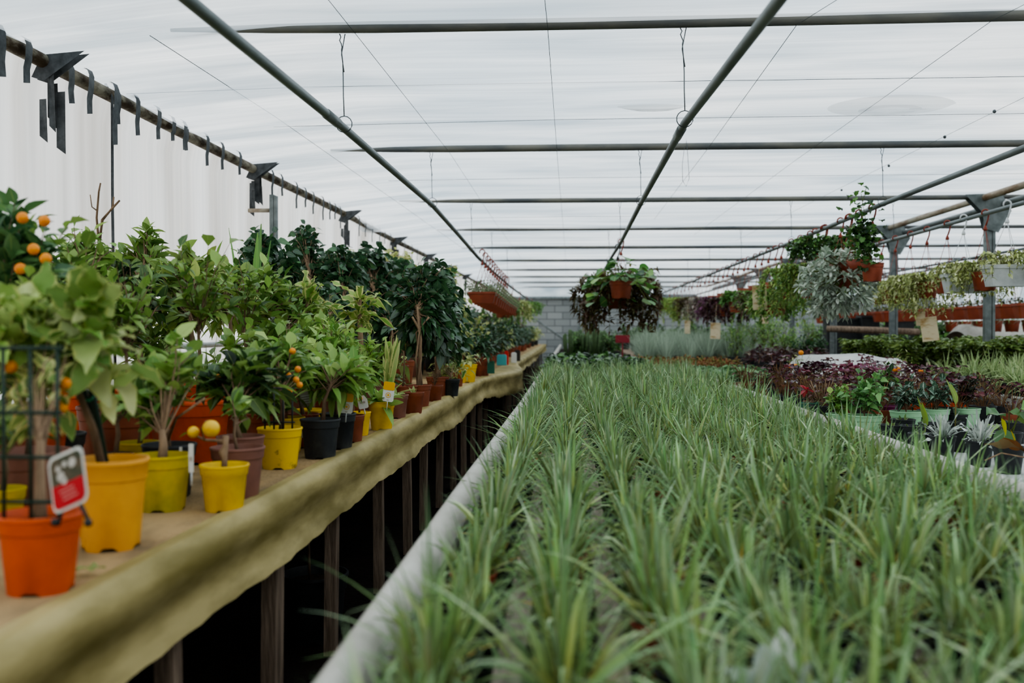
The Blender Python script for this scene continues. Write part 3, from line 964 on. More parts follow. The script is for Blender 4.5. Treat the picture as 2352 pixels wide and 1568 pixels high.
def tarp(u, v):
    y = -0.8 + v * 31.6
    bulge = 0.18 * math.exp(-((y - 11.6) / 1.5) ** 2) + 0.05 * max(0, min(1, (y - 9) / 3))
    # u: 0 = on the bench top, .3 = edge, 1 = hem
    hem = 0.185 + 0.018 * n1(y * 3.3, 1) + 0.01 * n3(y * 11, 2) + 0.045 * max(0, n2(y * 1.6, 5)) + .003 * math.sin(y * 31)
    if y > 10.6:
        hem += .1 * math.exp(-((y - 11.9) / .25) ** 2)
    fold = n2(y * 2.2, 3 + u * 2.5)
    if u < 0.25:
        t = u / 0.25
        x = XB - 0.03 + 0.04 * t + 0.006 * fold * t + bulge * t
        z = ZT + 0.004 + 0.004 * t * (1 + .5 * n1(y * 4, 2))
        z -= bulge * .1 * t
    else:
        t = (u - 0.25) / 0.75
        x = XB + 0.01 + bulge + 0.02 * math.sin(min(1, t * 5) * PI / 2) + 0.013 * math.sin(t * 7.5 + 2.0 * n1(y * 0.8, 4)) * (0.3 + t * .8) + 0.012 * n3(y * 3.4, t * 3) * t + .01 * n1(y * 9, t * 2) * t + .004 * n3(y * 17, t * 9)
        z = ZT + 0.007 - hem * t - bulge * .12
        if t < 0.15:
            z += 0.004 * math.sin(t / .15 * PI)
    return (x, y, z)


o = grid('bench_tarp', 26, 460, tarp, M_tarp, None)
tag(o, 'olive yellow tarp draped in folds over the front edge of the tarp-edged bench', 'tarp')

# ================================================================== MIDDLE BENCH
M_lip = mat('canvas_white', C('#c9c6bd'), C('#a29d92'), 0.85, 7, 0.25, spec=0.15, stretch=(1, 0.5, 1), lo=0.35, hi=0.75, bscale=30)
M_deck = mat('bench_soil', C('#1d1814'), C('#322921'), 0.95, 14, 0.5, spec=0.1)
mid = thing('grow_bench', 'long middle bench with white canvas rims holding the grass plants', 'bench', (0, 0, 0))
ML, MR = -0.30, 1.29
Geo().box(ML + .02, MR, -0.6, 30, ZD - .04, ZD - .012).build('deck', M_deck, mid, False)


def rim(x0, wv, seed, y1):
    def f(u, v):
        y = -0.6 + v * (y1 + .6)
        a = u * 2 * PI
        pw = 0.035 + wv
        return (x0 + (pw) * math.cos(a) * (1 + .15 * n1(y * 2 + seed, a)) + .008 * n2(y, seed), y, ZL - .045 + .06 * math.sin(a) * (1 + .08 * n3(y * 3, a)))
    return f


grid('rim', 14, 120, rim(ML, 0.0, 1, 30), M_lip, None, parent=mid)
grid('rim', 14, 120, rim(MR, 0.0, 7, 12), M_lip, None, parent=mid)
def side(u, v):
    y = -.6 + v * 30.6
    return (ML - .028 + .01 * n1(y * 3, u) - .004 * math.sin(y * 6) * u, y, ZL - .05 - u * .2)
grid('side_cloth', 4, 120, side, M_lip, None, parent=mid)
for k, y in enumerate(np.arange(.4, 29, 1.6)):
    Geo().box(ML + .03, ML + .08, y, y + .05, 0, ZD - .045).build('leg', M_wood, mid, False)
    if y < 12:
        Geo().box(MR - .06, MR - .01, y, y + .05, 0, ZD - .045).build('leg', M_wood, mid, False)
Xc = [ML + .125 + .162 * i for i in range(9)]
for i in range(8):
    g = Geo(); x = Xc[i] + .081
    y = -.5
    rr = random.Random(i)
    g2 = Geo()
    while y < 9.3:
        ln = rr.uniform(.9, 1.6); dx = rr.uniform(-.006, .006)
        g.box(x - .022 + dx, x + .022 + dx, y, min(9.3, y + ln - .01), ZD - .011, ZD + .045 + rr.uniform(-.004, .004))
        y += ln
    g.build('board', M_board, mid, False)

# RIGHT bench deck (white ground cloth)
rb = thing('cloth_bench', 'wide bench covered in white ground cloth right of the grass bench', 'bench', (0, 0, 0))
M_cloth = mat('ground_cloth', C('#c6c6c2'), C('#a6a6a3'), 0.8, 9, 0.15, spec=0.2, stretch=(1, .4, 1))
def rcl(u, v):
    x = MR + .06 + u * 1.55; y = 1 + v * 17.5
    return (x, y, ZD + .004 * n1(x * 6, y * 5) + .003 * n3(x * 14, y * 9))
grid('ground_cloth', 24, 120, rcl, M_cloth, None, parent=rb)
Geo().box(MR + .05, 2.92, 1, 18.5, ZD - .06, ZD - .02).build('deck', M_wood, rb, False)
Geo().box(2.88, 2.93, 1, 18.5, ZD - .1, ZD + .03).build('side_board', M_wood, rb, False)
for y in np.arange(1.5, 18.4, 1.6):
    Geo().box(2.8, 2.86, y, y + .06, 0, ZD - .061).build('leg', M_wood, rb, False)
fb = thing('far_bench', 'far wooden bench of green bushes near the block wall, right of centre', 'bench')
Geo().box(1.35, 4.4, 19, 31.2, ZD - .06, ZD - .012).build('bench_top', M_wood, fb, False)
for y in (19.2, 22, 25, 28, 30.2):
    for x in (1.5, 4.0):
        Geo().box(x, x + .06, y, y + .06, 0, ZD - .061).build('leg', M_wood, fb, False)
# far right raised bed with concrete kerb
M_conc = mat('concrete', C('#a8a69e'), C('#87857d'), 0.9, 10, 0.3, spec=0.15)
bed = thing('raised_bed', 'concrete edged raised bed with spider plants and nettle-like plants', 'planting bed', (0, 0, 0))
ZB = CZ - .5
g = Geo()
for k in range(16):
    y = 5 + .5 * k
    g.box(3.12, 3.22, y + .006, y + .494, 0, ZB + .02)
g.build('kerb', M_conc, bed, False)
Geo().box(3.22, 5.3, 5, 13, 0, ZB - .015).build('bed_soil', M_deck, bed, False)

# ================================================================== LEFT BENCH PLANTS
def px(v, Y):
    """height above the floor that shows at image row v at distance Y"""
    return P(1310, v, Y).z


def crown_px(root, Y, uc, vc, ru, rv, n, dy=0.0):
    s = Y / F
    return ((X(uc, Y) - root.location.x, Y - root.location.y + dy, px(vc, Y) - root.location.z), (ru * s, ru * s, rv * s), n)


def lpt_(root, pts):
    return [tuple(Vector(p) - root.location) for p in pts]


def potted(name, label, cat, u, Y, R, H, col, z=None, group=None, soil=True, **kw):
    x_ = X(u, Y)
    if z is None:
        Y = (Y - .0585 * abs(x_)) * .968; x_ = X(u, Y)
    r = thing(name, label, cat, (x_, Y, ZT if z is None else z), 0, group)
    add_pot(r, R, H, col, soil=soil, **kw)
    return r


def plant_tag(root, p, w, h, kind, ang=0.0, tilt=0.0):
    """flat card facing the camera side, with yellow band and a sun mark"""
    g = Geo()
    c, s_ = math.cos(ang), math.sin(ang); ct, st = math.cos(tilt), math.sin(tilt)
    def q(a, b, d=0.0):   # a across, b up, d towards the viewer
        a2 = a * ct - b * st; b2 = a * st + b * ct
        return (p[0] + a2 * c + d * s_, p[1] + a2 * s_ - d * c, p[2] + b2)
    def rect(a0, a1, b0, b1, d, mi):
        r = min(a1 - a0, b1 - b0) * .12
        V = [q(a0 + r, b0, d), q(a1 - r, b0, d), q(a1, b0 + r, d), q(a1, b1 - r, d), q(a1 - r, b1, d), q(a0 + r, b1, d), q(a0, b1 - r, d), q(a0, b0 + r, d)]
        g.add(V, [tuple(range(8))], mi)
    rect(-w / 2, w / 2, 0, h, 0, 0)
    rect(-w / 2, w / 2, 0, h, -.0012, 0)
    if kind == 'yellow':
        rect(-w / 2, w / 2, h * .58, h, .0012, 1)
        n = 16
        V = [q(w * rr * math.cos(2 * PI * k / n), h * .33 + w * rr * math.sin(2 * PI * k / n), .0012) for k in range(n) for rr in (.19, .24)]
        g.add(V, [(2 * k, 2 * k + 1, (2 * k + 3) % (2 * n), (2 * k + 2) % (2 * n)) for k in range(n)], 1)
        V = [q(w * .1 * math.cos(2 * PI * k / n), h * .33 + w * .1 * math.sin(2 * PI * k / n), .0012) for k in range(n)]
        g.add(V, [tuple(range(n))], 1)
        rect(-w * .1, w * .1, h * .06, h * .1, .0012, 2)
    elif kind == 'grey':
        for k in range(4):
            rect(-w * .35, w * .3, h * (.2 + .16 * k), h * (.25 + .16 * k), .0012, 3)
    else:
        rect(-w * .25, w * .25, h * .4, h * .55, .0012, 2)
    pt_ = g.build('plant_tag', [M_plainwhite if kind != 'grey' else M_taggrey, M_tagyellow, M_taggrey, M_plainwhite], root, False)
    st_ = Geo(); st_.tube([q(0, h * .05, -.002), q(0, -h * .45, -.002)], 0.0022, 4)
    st_.build('tag_stick', M_whitepl, pt_)


def trellis(root, x0, x1, y, z0, z1, nb, nr, m=None, r=.0035, taper=.0):
    g = Geo()
    for k in range(nb):
        t = k / (nb - 1); x = x0 + (x1 - x0) * t; xm = (x0 + x1) / 2
        g.tube([(xm + (x - xm) * (1 - taper), y, z0), (x, y, z1)], r, 6)
    for k in range(nr):
        t = (k + .55) / nr
        z = z0 + (z1 - z0) * min(1, t)
        if k == nr - 1:
            z = z1
        e = 1 - taper * (1 - t)
        xm = (x0 + x1) / 2
        g.tube([(xm + (x0 - xm) * e - .008, y, z), (xm + (x1 - xm) * e + .008, y, z)], r, 6)
    g.build('trellis', m or M_darkgreen, root)


# ---- 1 orange pot with ladder trellis and tag
r = potted('potted_kumquat', 'kumquat on a ladder trellis in the bright orange pot at the front left corner', 'potted plant', 90, 1.78, .072, .135, 'orange')
bush(r, [(0, 0, .11), (.0, 0, .17), (-.005, .01, .26)], .0125, [crown_px(r, 1.85, 40, 850, 90, 60, 9, .05), crown_px(r, 1.85, 70, 960, 70, 70, 7, .04), crown_px(r, 1.85, 110, 800, 60, 50, 5, .06)], 5, .052, .03, .3, paleP + darkP + citrusP, LMv, barkm=M_bark2, rows=6, twr=.2)
trellis(r, -.05, .045, -.025, .115, px(798, 1.75) - ZT, 3, 4, r=.0036)
for (u, v, rr) in ((140, 935, .0125), (122, 940, .011), (25, 842, .012), (150, 880, .011)):
    fruit(r, tuple(P(u, v, 1.82) - r.location), rr, M_orangefruit)
# the big tag: rounded square standing on its corner
g = Geo()
def rsq(w, rr, d, n=6):
    V = []
    for cx_, cy_, a0 in ((w - rr, w - rr, 0), (-w + rr, w - rr, PI / 2), (-w + rr, -w + rr, PI), (w - rr, -w + rr, 1.5 * PI)):
        for k in range(n + 1):
            a = a0 + PI / 2 * k / n
            V.append((cx_ + rr * math.cos(a), cy_ + rr * math.sin(a), d))
    return V
cc = P(156, 1102, 1.565) - r.location
def tq(p):
    a = math.radians(24); x, y = p[0] * .86, p[1] * 1.22
    return (cc.x + x * math.cos(a) - y * .12, cc.y - p[2], cc.z + x * math.sin(a) + y)
n0 = rsq(.037, .012, 0); g.add([tq(p) for p in n0], [tuple(range(len(n0)))], 0)
n0 = rsq(.037, .012, -.0015); g.add([tq(p) for p in n0], [tuple(range(len(n0)))], 0)
n0 = rsq(.033, .010, .001); g.add([tq(p) for p in n0], [tuple(range(len(n0)))], 1)
n0 = [p for p in rsq(.033, .010, .002) if p[1] < 0]
n0 = sorted(n0, key=lambda p: math.atan2(p[1] + .012, p[0])); n0 = [(-.033, -.002, .002)] + n0 + [(.033, -.002, .002)]
g.add([tq(p) for p in n0], [tuple(range(len(n0)))], 2)
for (bx, by, br) in ((-.012, .008, .008), (.014, .02, .008), (-.002, .022, .005), (-.016, .019, .005), (-.006, .001, .006)):
    V = [tq((bx + br * math.cos(2 * PI * k / 10), by + br * .8 * math.sin(2 * PI * k / 10), .0025)) for k in range(10)]
    g.add(V, [tuple(range(10))], 3)
for k in range(3):
    V = [tq((a, b, .003)) for a, b in ((-.018 + .003 * k, -.012 - .006 * k), (.012 + .003 * k, -.011 - .006 * k), (.012 + .003 * k, -.009 - .006 * k), (-.018 + .003 * k, -.010 - .006 * k))]
    g.add(V, [(0, 1, 2, 3)], 4)
tg = g.build('plant_tag', [M_plainwhite, mat('tag_dark', C('#3f4a3a'), C('#6d5f4d'), .5, 60), mat('tag_red', C('#c5202c'), None, .5), mat('tag_pale', C('#cfcac2'), None, .5), mat('tag_pink', C('#dc8a86'), None, .5)], r, False)
tg['label'] = 'rounded white edged tag with red lower half'
g = Geo()
for dx in (-.02, .035):
    g.tube([tuple(cc + Vector((dx * .4, .004, -.03))), tuple(cc + Vector((dx, .006, -.075)))], .0035, 6)
    g.ball(tuple(cc + Vector((dx, -.004, -.068))), .007, 8, 6)
g.build('tag_clip', M_blackpl, tg)

# ---- 2 amber pot with stakes and large pale leaves
r = potted('potted_citrus', 'large-leaved citrus tied to dark green stakes in the wide amber pot', 'potted plant', 253, 2.13, .0765, .185, 'amber', notch=5)
def spray(lv):
    B = []; D = []; Ls = []; Ws = []
    for (u0, v0, u1, v1, w_) in [(300, 845, 385, 875, .058), (262, 835, 235, 905, .05), (330, 850, 255, 885, .055), (280, 870, 305, 940, .045), (245, 905, 260, 960, .04), (150, 945, 165, 1000, .04), (215, 880, 300, 820, .05)]:
        a = P(u0, v0, 2.0); b_ = P(u1, v1, 1.95)
        B.append(a - r.location); D.append(b_ - a); Ls.append((b_ - a).length * 1.05); Ws.append(w_)
    lv.add(np.array(B), np.array(D), np.array(Ls), np.array(Ws), .12, palette(paleP, len(B)), rows=7, wave=.1, fold=.1, prof='ovate')
tp = P(140, 770, 2.05) - r.location
bush(r, [(-.015, 0, .15), (-.03, -.01, .24), (-.06, -.03, .34), tuple(tp)], .0095,
     [crown_px(r, 2.0, 110, 735, 120, 75, 17, -.06), crown_px(r, 2.0, 210, 790, 80, 90, 9, -.08), crown_px(r, 1.9, 60, 780, 80, 70, 8, -.1), crown_px(r, 1.95, 245, 690, 40, 40, 3, -.08)], 5, .076, .05, .18, paleP + brightP + citrusP[:2], LMw, barkm=M_bark, rows=7, twr=.28, wave=.14, fold=.1, extra=spray, rollsd=.8)
g = Geo()
for (ub, vb, ut, vt, yy) in ((246, 1085, 150, 660, 2.02), (236, 1080, 125, 690, 2.0)):
    g.tube([P(ub, vb, 2.03) - r.location, P((ub + ut) / 2 + 8, (vb + vt) / 2, 2.01) - r.location, P(ut, vt, yy) - r.location], .0075, 8)
stk = g.build('stake', M_darkgreen, r)
g = Geo()
for (u, v) in ((195, 915), (150, 838)):
    c = P(u, v, 2.0) - r.location
    g.tube([c + Vector((.016 * math.cos(a), .014 * math.sin(a), .004 * math.sin(a * 2))) for a in np.linspace(0, 2 * PI, 12)], .0025, 5, cap=False)
g.build('tie', mat('tie_green', C('#0f7a4d'), None, .5), stk)
fruit(r, tuple(P(140, 880, 2.0) - r.location), .021, M_orangefruit, sz=1.2)

# ---- 3 yellow olive pot lemon bonsai
r = potted('potted_lemon', 'small lemon tree with a thick pale trunk in the olive yellow pot', 'potted plant', 371, 2.58, .0735, .138, 'olive')
bush(r, [(0, 0, .115), (.004, 0, .16), (.0, 0, .20)], .0135, [crown_px(r, 2.58, 375, 860, 105, 60, 24), crown_px(r, 2.5, 340, 940, 80, 50, 12), crown_px(r, 2.5, 400, 800, 45, 30, 7)], 5, .062, .036, .25, brightP + citrusP, LM, barkm=M_bark2, rows=5, twr=.25)
g = Geo(); g.tube([P(385, 1010, 2.55) - r.location, P(405, 960, 2.5) - r.location, P(470, 915, 2.48) - r.location], [.005, .004, .003], 6); g.build('branch', M_bark2, r)
plant_tag(r, tuple(P(439, 1085, 2.35) - r.location), .012, .07, 'plain')
# ---- 4 small bright yellow pot with cut stub and lemon
r = potted('potted_lemon', 'cut-back lemon stub bearing two lemons in the small bright yellow pot', 'potted plant', 514, 2.57, .061, .115, 'yellow', notch=4)
g = Geo(); g.tube([(0, 0, .09), (.001, 0, .13), (-.002, 0, .145), (.003, 0, .16), (.004, 0, .185)], [.0085, .0075, .0115, .007, .008], 9)
g.tube([(.003, 0, .172), P(470, 1010, 2.44) - r.location, P(432, 992, 2.42) - r.location], [.0055, .004, .003], 6)
g.tube([P(470, 1010, 2.43) - r.location, P(462, 985, 2.41) - r.location, P(472, 968, 2.40) - r.location, P(484, 966, 2.40) - r.location], .0025, 5)
g.build('stem', M_bark2, r)
fruit(r, tuple(P(485, 984, 2.40) - r.location), .021, M_lemon); fruit(r, tuple(P(444, 992, 2.41) - r.location), .0145, M_lemon)
lv = Leaves()
lv.add([P(436, 992, 2.41) - r.location], [(-.5, 0, -.2)], .03, .014, .1, palette(citrusP, 1)); lv.build('foliage', LM, r)
# ---- 5 black pot behind
r = potted('potted_citrus', 'black pot half hidden behind the olive yellow lemon pot', 'potted plant', 388, 2.79, .073, .142, 'black', soil=True)
bush(r, [(.0, 0, .12), (-.01, 0, .24)], .007, [crown_px(r, 2.8, 420, 850, 40, 50, 8)], 5, .06, .03, .25, citrusP, LM)
plant_tag(r, (.055, -.06, .09), .008, .05, 'plain')
# ---- 6, 7 mauve pots
r = potted('potted_citrus', 'young citrus shoot with few glossy leaves in the mauve pot by the small yellow pot', 'potted plant', 545, 2.78, .0735, .135, 'mauve')
bush(r, [(.0, 0, .115), (-.01, 0, .17), (-.005, 0, .215)], .005, [crown_px(r, 2.75, 545, 955, 50, 45, 4)], 5, .06, .03, .2, brightP, LM, rows=6, twr=.6)
r = potted('potted_citrus', 'leafy dark citrus bush in the mauve pot behind the front mauve pot', 'potted plant', 552, 3.02, .07, .14, 'mauve')
bush(r, [(.0, 0, .12), (-.015, 0, .17), (-.01, 0, .24)], .011, [crown_px(r, 3.0, 555, 880, 95, 60, 40), crown_px(r, 2.95, 590, 840, 70, 40, 16)], 6, .07, .036, .25, citrusP + darkP, LM, rows=5)
fruit(r, tuple(P(502, 866, 2.9) - r.location), .009, M_orangefruit)
# ---- 8 dirty yellow pot with kumquats
r = potted('potted_kumquat', 'kumquat with orange fruits and a small black trellis in the soil-spattered yellow pot', 'potted plant', 642, 3.36, .0735, .132, 'dirtyyellow')
bush(r, [(.005, 0, .115), (.01, 0, .2), (.0, 0, .27)], .0095, [crown_px(r, 3.36, 640, 850, 85, 65, 34), crown_px(r, 3.3, 665, 800, 55, 35, 12)], 6, .06, .03, .25, citrusP + brightP, LM, rows=5)
trellis(r, -.04, .05, -.03, .11, .26, 4, 2, M_blackpl, .003)
for (u, v) in ((662, 862), (680, 872), (688, 884), (684, 848), (672, 806), (664, 898)):
    fruit(r, tuple(P(u, v, 3.1) - r.location), .0105, M_orangefruit)
# ---- 9 more pots behind
r = potted('potted_citrus', 'muddy yellow pot behind the soil-spattered yellow kumquat pot', 'potted plant', 655, 3.78, .072, .13, 'dirtyyellow')
bush(r, [(.0, 0, .11), (.0, 0, .25)], .009, [crown_px(r, 3.8, 660, 800, 60, 60, 20)], 6, .06, .032, .25, brightP, LM)
r = potted('potted_citrus', 'terracotta pot with a grey paper tag behind the yellow and black pots', 'potted plant', 697, 3.95, .06, .13, 'terra')
bush(r, [(.0, 0, .11), (-.02, 0, .22)], .009, [crown_px(r, 3.95, 700, 830, 50, 45, 14)], 6, .06, .032, .25, citrusP, LM)
plant_tag(r, tuple(P(706, 932, 3.66) - r.location), .05, .055, 'grey', 0, .15)
r = potted('potted_citrus', 'plain yellow pot beside the terracotta pot with the grey tag', 'potted plant', 712, 4.3, .062, .12, 'yellow')
bush(r, [(.0, 0, .11), (-.0, 0, .25)], .008, [crown_px(r, 4.3, 720, 820, 45, 50, 12)], 6, .065, .034, .25, brightP, LM)
# ---- 10, 11 black pots
r = potted('potted_citrus', 'bright green lemon bush in the front black pot', 'potted plant', 735, 3.62, .071, .138, 'black')
bush(r, [(.01, 0, .12), (.015, 0, .2), (.04, 0, .26)], .009, [crown_px(r, 3.6, 745, 860, 85, 60, 40), crown_px(r, 3.55, 800, 860, 60, 45, 14)], 6, .068, .032, .3, brightP, LM, rows=5)
g = Geo(); g.tube([tuple(P(696, 975, 3.52) - r.location), tuple(P(694, 1005, 3.52) - r.location)], .004, 5); g.build('tag_clip', M_whitepl, r)
r = potted('potted_citrus', 'lemon bush in the second black pot carrying a yellow and white tag', 'potted plant', 776, 3.9, .069, .135, 'black')
bush(r, [(-.005, 0, .12), (.0, 0, .24)], .011, [crown_px(r, 3.9, 790, 850, 70, 55, 26)], 6, .07, .034, .3, brightP + citrusP, LM, rows=5, barkm=M_bark2)
plant_tag(r, tuple(P(795, 949, 3.63) - r.location), .046, .074, 'yellow', 0, -.08)
# ---- 12..16
r = potted('potted_seedling', 'narrow brown pot tucked between black and yellow pots', 'potted plant', 809, 4.12, .05, .11, 'brown')
bush(r, [(.0, 0, .1), (.0, 0, .2)], .005, [crown_px(r, 4.1, 815, 870, 25, 40, 8)], 5, .06, .03, .3, citrusP, LM)
r = potted('potted_kumquat', 'little kumquat with a white tag in the small yellow pot', 'potted plant', 825, 4.4, .05, .1, 'yellow')
bush(r, [(.0, 0, .09), (.0, 0, .16)], .005, [crown_px(r, 4.4, 815, 900, 30, 35, 9)], 5, .05, .025, .3, brightP, LM)
fruit(r, tuple(P(826, 915, 4.1) - r.location), .012, M_orangefruit)
plant_tag(r, tuple(P(836, 938, 4.12) - r.location), .042, .055, 'plain', 0, .2)
r = potted('potted_lily', 'lance-leaved green plant with a yellow and white tag in the clean yellow pot', 'potted plant', 876, 4.65, .062, .128, 'yellow')
lv = Leaves(); tuft_leaves(lv, 34, .17, .038, .65, .45, brightP, brightP, .02, .1, 6, 'lance'); lv.build('foliage', LM, r)
plant_tag(r, tuple(P(890, 922, 4.36) - r.location), .05, .088, 'yellow', 0, -.12)
r = potted('potted_seedling', 'empty dark brown pot behind the clean yellow pot', 'potted plant', 908, 5.25, .068, .12, 'mauve')
lv = Leaves(); tuft_leaves(lv, 8, .1, .03, .6, .4, paleP, paleP, .02, .1, 5, 'lance'); lv.build('foliage', LM, r)
r = potted('potted_seedling', 'reddish brown pot with a pale sprouting bulb', 'potted plant', 950, 5.55, .058, .115, 'brown')
lv = Leaves(); tuft_leaves(lv, 6, .05, .014, .25, .1, paleP, paleP, .008, .1, 5, 'lance'); lv.build('foliage', LM, r)
r = potted('potted_seedling', 'wide shallow black-rimmed pot with a bare stick and pale leaves', 'potted plant', 925, 5.9, .085, .13, 'brown')
bush(r, [(.0, 0, .11), (.01, 0, .25), (.005, 0, .33)], .006, [crown_px(r, 5.9, 912, 875, 20, 15, 4)], 3, .06, .03, .3, paleP, LM)
# dracaena-like striped spikes
for k, (u, Y, vt, lab) in enumerate([(893, 5.4, 775, 'upright yellow striped spiky plant right of the lance-leaved plant'), (812, 5.0, 780, 'upright yellow striped spiky plant behind the black pots')]):
    r = potted('potted_spike_plant', lab, 'potted plant', u, Y, .06, .12, 'brown')
    lv = Leaves(); h = px(vt, Y) - ZT - .1
    tuft_leaves(lv, 16, h, .035, .16, .03, limeP, paleP, .01, .1, 6, 'lance'); tuft_leaves(lv, 8, h * .6, .04, .5, .2, brightP, paleP, .01, .1, 6, 'lance'); lv.build('foliage', LMv, r)
# ficus trees of the front right group
def ficus(label, u, Y, R, H, col, crowns, vtop, dens=1.0, L=.068, pal=ficusP, m=None, cream=False, trunkr=.013, n2=3, x=None):
    r = potted('potted_ficus', label, 'potted plant', u, Y, R, H, col)
    tw = []
    z1 = px(vtop, Y) - ZT
    bush(r, [(0, 0, H * .85), (.01, 0, H + (z1 - H) * .35), (-.01, .01, H + (z1 - H) * .6)], trunkr, [crown_px(r, Y, uc, vc, ru, rv, int(n * dens)) for (uc, vc, ru, rv, n) in crowns] + [crown_px(r, Y, crowns[0][0], crowns[0][1] + 20, crowns[0][2] * .8, crowns[0][3], 26, -.11), crown_px(r, Y, crowns[-1][0], crowns[-1][1], crowns[-1][2] * .8, crowns[-1][3] * .8, 22, -.13)], 9, L * .88, L * .56, .35, pal, m or LMd, up=0.0, hang=.22, rows=5, barkm=M_bark2, twr=.22, start=.2, fold=.06, rollsd=.9)
    g = Geo()
    for k in range(n2):
        a = 2.1 * k
        g.tube([(.02 * math.cos(a), .02 * math.sin(a), H * .85), (.018 * math.cos(a + 1.5), .018 * math.sin(a + 1.5), H + (z1 - H) * .2), (.015 * math.cos(a + 3), .015 * math.sin(a + 3), H + (z1 - H) * .4), (.06 * math.cos(a), .06 * math.sin(a), H + (z1 - H) * .52)], .006, 6)
    g.build('stem', M_bark2, r)
    return r
ficus('glossy dark weeping fig with braided bare stems in the brown pot near the front edge', 962, 6.0, .075, .13, 'brown', [(985, 635, 55, 45, 60), (965, 700, 65, 55, 70), (1005, 720, 50, 60, 50), (935, 680, 45, 60, 35), (955, 780, 60, 50, 46), (1020, 780, 40, 50, 30)], 590, 1.0)
ficus('dark weeping fig with reddish stems beside the braided fig', 1005, 7.0, .08, .13, 'brown', [(1025, 655, 38, 45, 36), (1035, 720, 40, 60, 50), (1010, 780, 40, 45, 40), (1045, 790, 35, 45, 30)], 600)
r = potted('potted_shrub', 'dry brown twiggy plant in the small terracotta pot near the bench edge', 'potted plant', 998, 6.5, .055, .1, 'brown')
bush(r, [(0, 0, .08), (0, 0, .1)], .004, [((0, 0, .17), (.06, .06, .06), 26)], 3, .014, .007, .3, [C('#7a5a3a'), C('#8a6f45')], LMs, barkm=M_bark)
r = potted('potted_ficus', 'small cream variegated fig in the black pot near the bench edge', 'potted plant', 1036, 7.0, .062, .115, 'black')
bush(r, [(0, 0, .1), (0, 0, .15)], .006, [crown_px(r, 7.0, 1030, 855, 50, 35, 36)], 6, .04, .02, .4, yelgrP + fernP, LMv, hang=.2)
r = potted('potted_bellflower', 'trailing cream-leaved plant in the wide bright yellow pot far along the bench edge', 'potted plant', 1072, 8.8, .092, .155, 'yellow')
bush(r, [(0, 0, .13), (0, 0, .18)], .004, [((0, 0, .18), (.16, .12, .08), 22), ((-.15, 0, .12), (.1, .1, .08), 14)], 6, .045, .022, .4, yelgrP, LM, hang=.2)
r = potted('potted_shrub', 'brown pot left of the wide yellow pot', 'potted plant', 1050, 8.2, .055, .11, 'brown')
bush(r, [(0, 0, .1), (0, 0, .13)], .004, [((0, 0, .16), (.07, .07, .06), 14)], 5, .035, .018, .4, fernP, LM)
r = potted('potted_shrub', 'brown pot with a dark green tag right of the wide yellow pot', 'potted plant', 1107, 10.0, .085, .14, 'brown')
bush(r, [(0, 0, .12), (0, 0, .22)], .007, [((0, 0, .32), (.18, .18, .15), 40)], 6, .06, .03, .4, ficusP, LMd, hang=.1)
g = Geo(); g.box(.06, .13, -.1, -.097, .03, .15); g.build('plant_tag', mat('tag_green', C('#1e5b45'), None, .5), r, False)

# ---- big pots at the back left
for (lab, u, Y, R, H, col) in [
    ('big orange pot behind the black and mauve pots', 452, 3.5, .115, .21, 'bigorange'),
    ('big orange pot behind the soil-spattered kumquat', 560, 4.3, .105, .2, 'bigorange'),
    ('large dark brown pot behind the ladder trellis', 62, 2.4, .095, .17, 'mauve'),
    ('large orange pot at the left end, behind the dark brown pot', 50, 2.75, .12, .22, 'bigorange'),
    ('dull yellow pot cut off by the left picture edge', 2, 2.25, .05, .105, 'olive'),
    ('brown pot between the amber pot and the big orange pot', 285, 3.25, .085, .19, 'brown'),
    ('small yellow pot behind the amber pot', 318, 2.95, .058, .13, 'olive'),
    ('small black pot behind the amber pot', 262, 2.75, .05, .12, 'black')]:
    r = potted('potted_citrus', lab, 'potted plant', u, Y, R, H, col)
    R_ = {'bigorange': (.55, .17), 'mauve': (.4, .1), 'olive': (.16, .06), 'brown': (.45, .14), 'black': (.2, .07)}[col]
    bush(r, [(0, 0, H * .85), (.01, 0, H + R_[0] * .25), (0, .01, H + R_[0] * .5)], .008, [((0, .03, H + R_[0] * .72), (R_[1], R_[1], R_[0] * .35), 24 if col in ('bigorange', 'brown') else 8)], 6, .06, .03, .3, citrusP, LM)

# ---- kumquat tree far left with fruits
r = potted('potted_kumquat', 'tall kumquat tree with round orange fruits at the left picture edge', 'potted plant', 10, 2.55, .1, .2, 'brown')
bush(r, [(0, 0, .17), (.01, 0, .38), (.0, 0, .5)], .011, [crown_px(r, 2.45, 20, 545, 100, 95, 46), crown_px(r, 2.45, 70, 640, 85, 75, 28), crown_px(r, 2.45, -60, 600, 90, 130, 20)], 6, .06, .034, .25, [C('#41713c'), C('#5b8a4c'), C('#355f3a'), C('#6c9c55')], LM, rows=6, twr=.25)
for (u, v) in ((52, 500), (102, 507), (77, 572), (105, 594), (47, 617)):
    fruit(r, tuple(P(u, v, 2.3) - r.location), .0138, M_orangefruit)
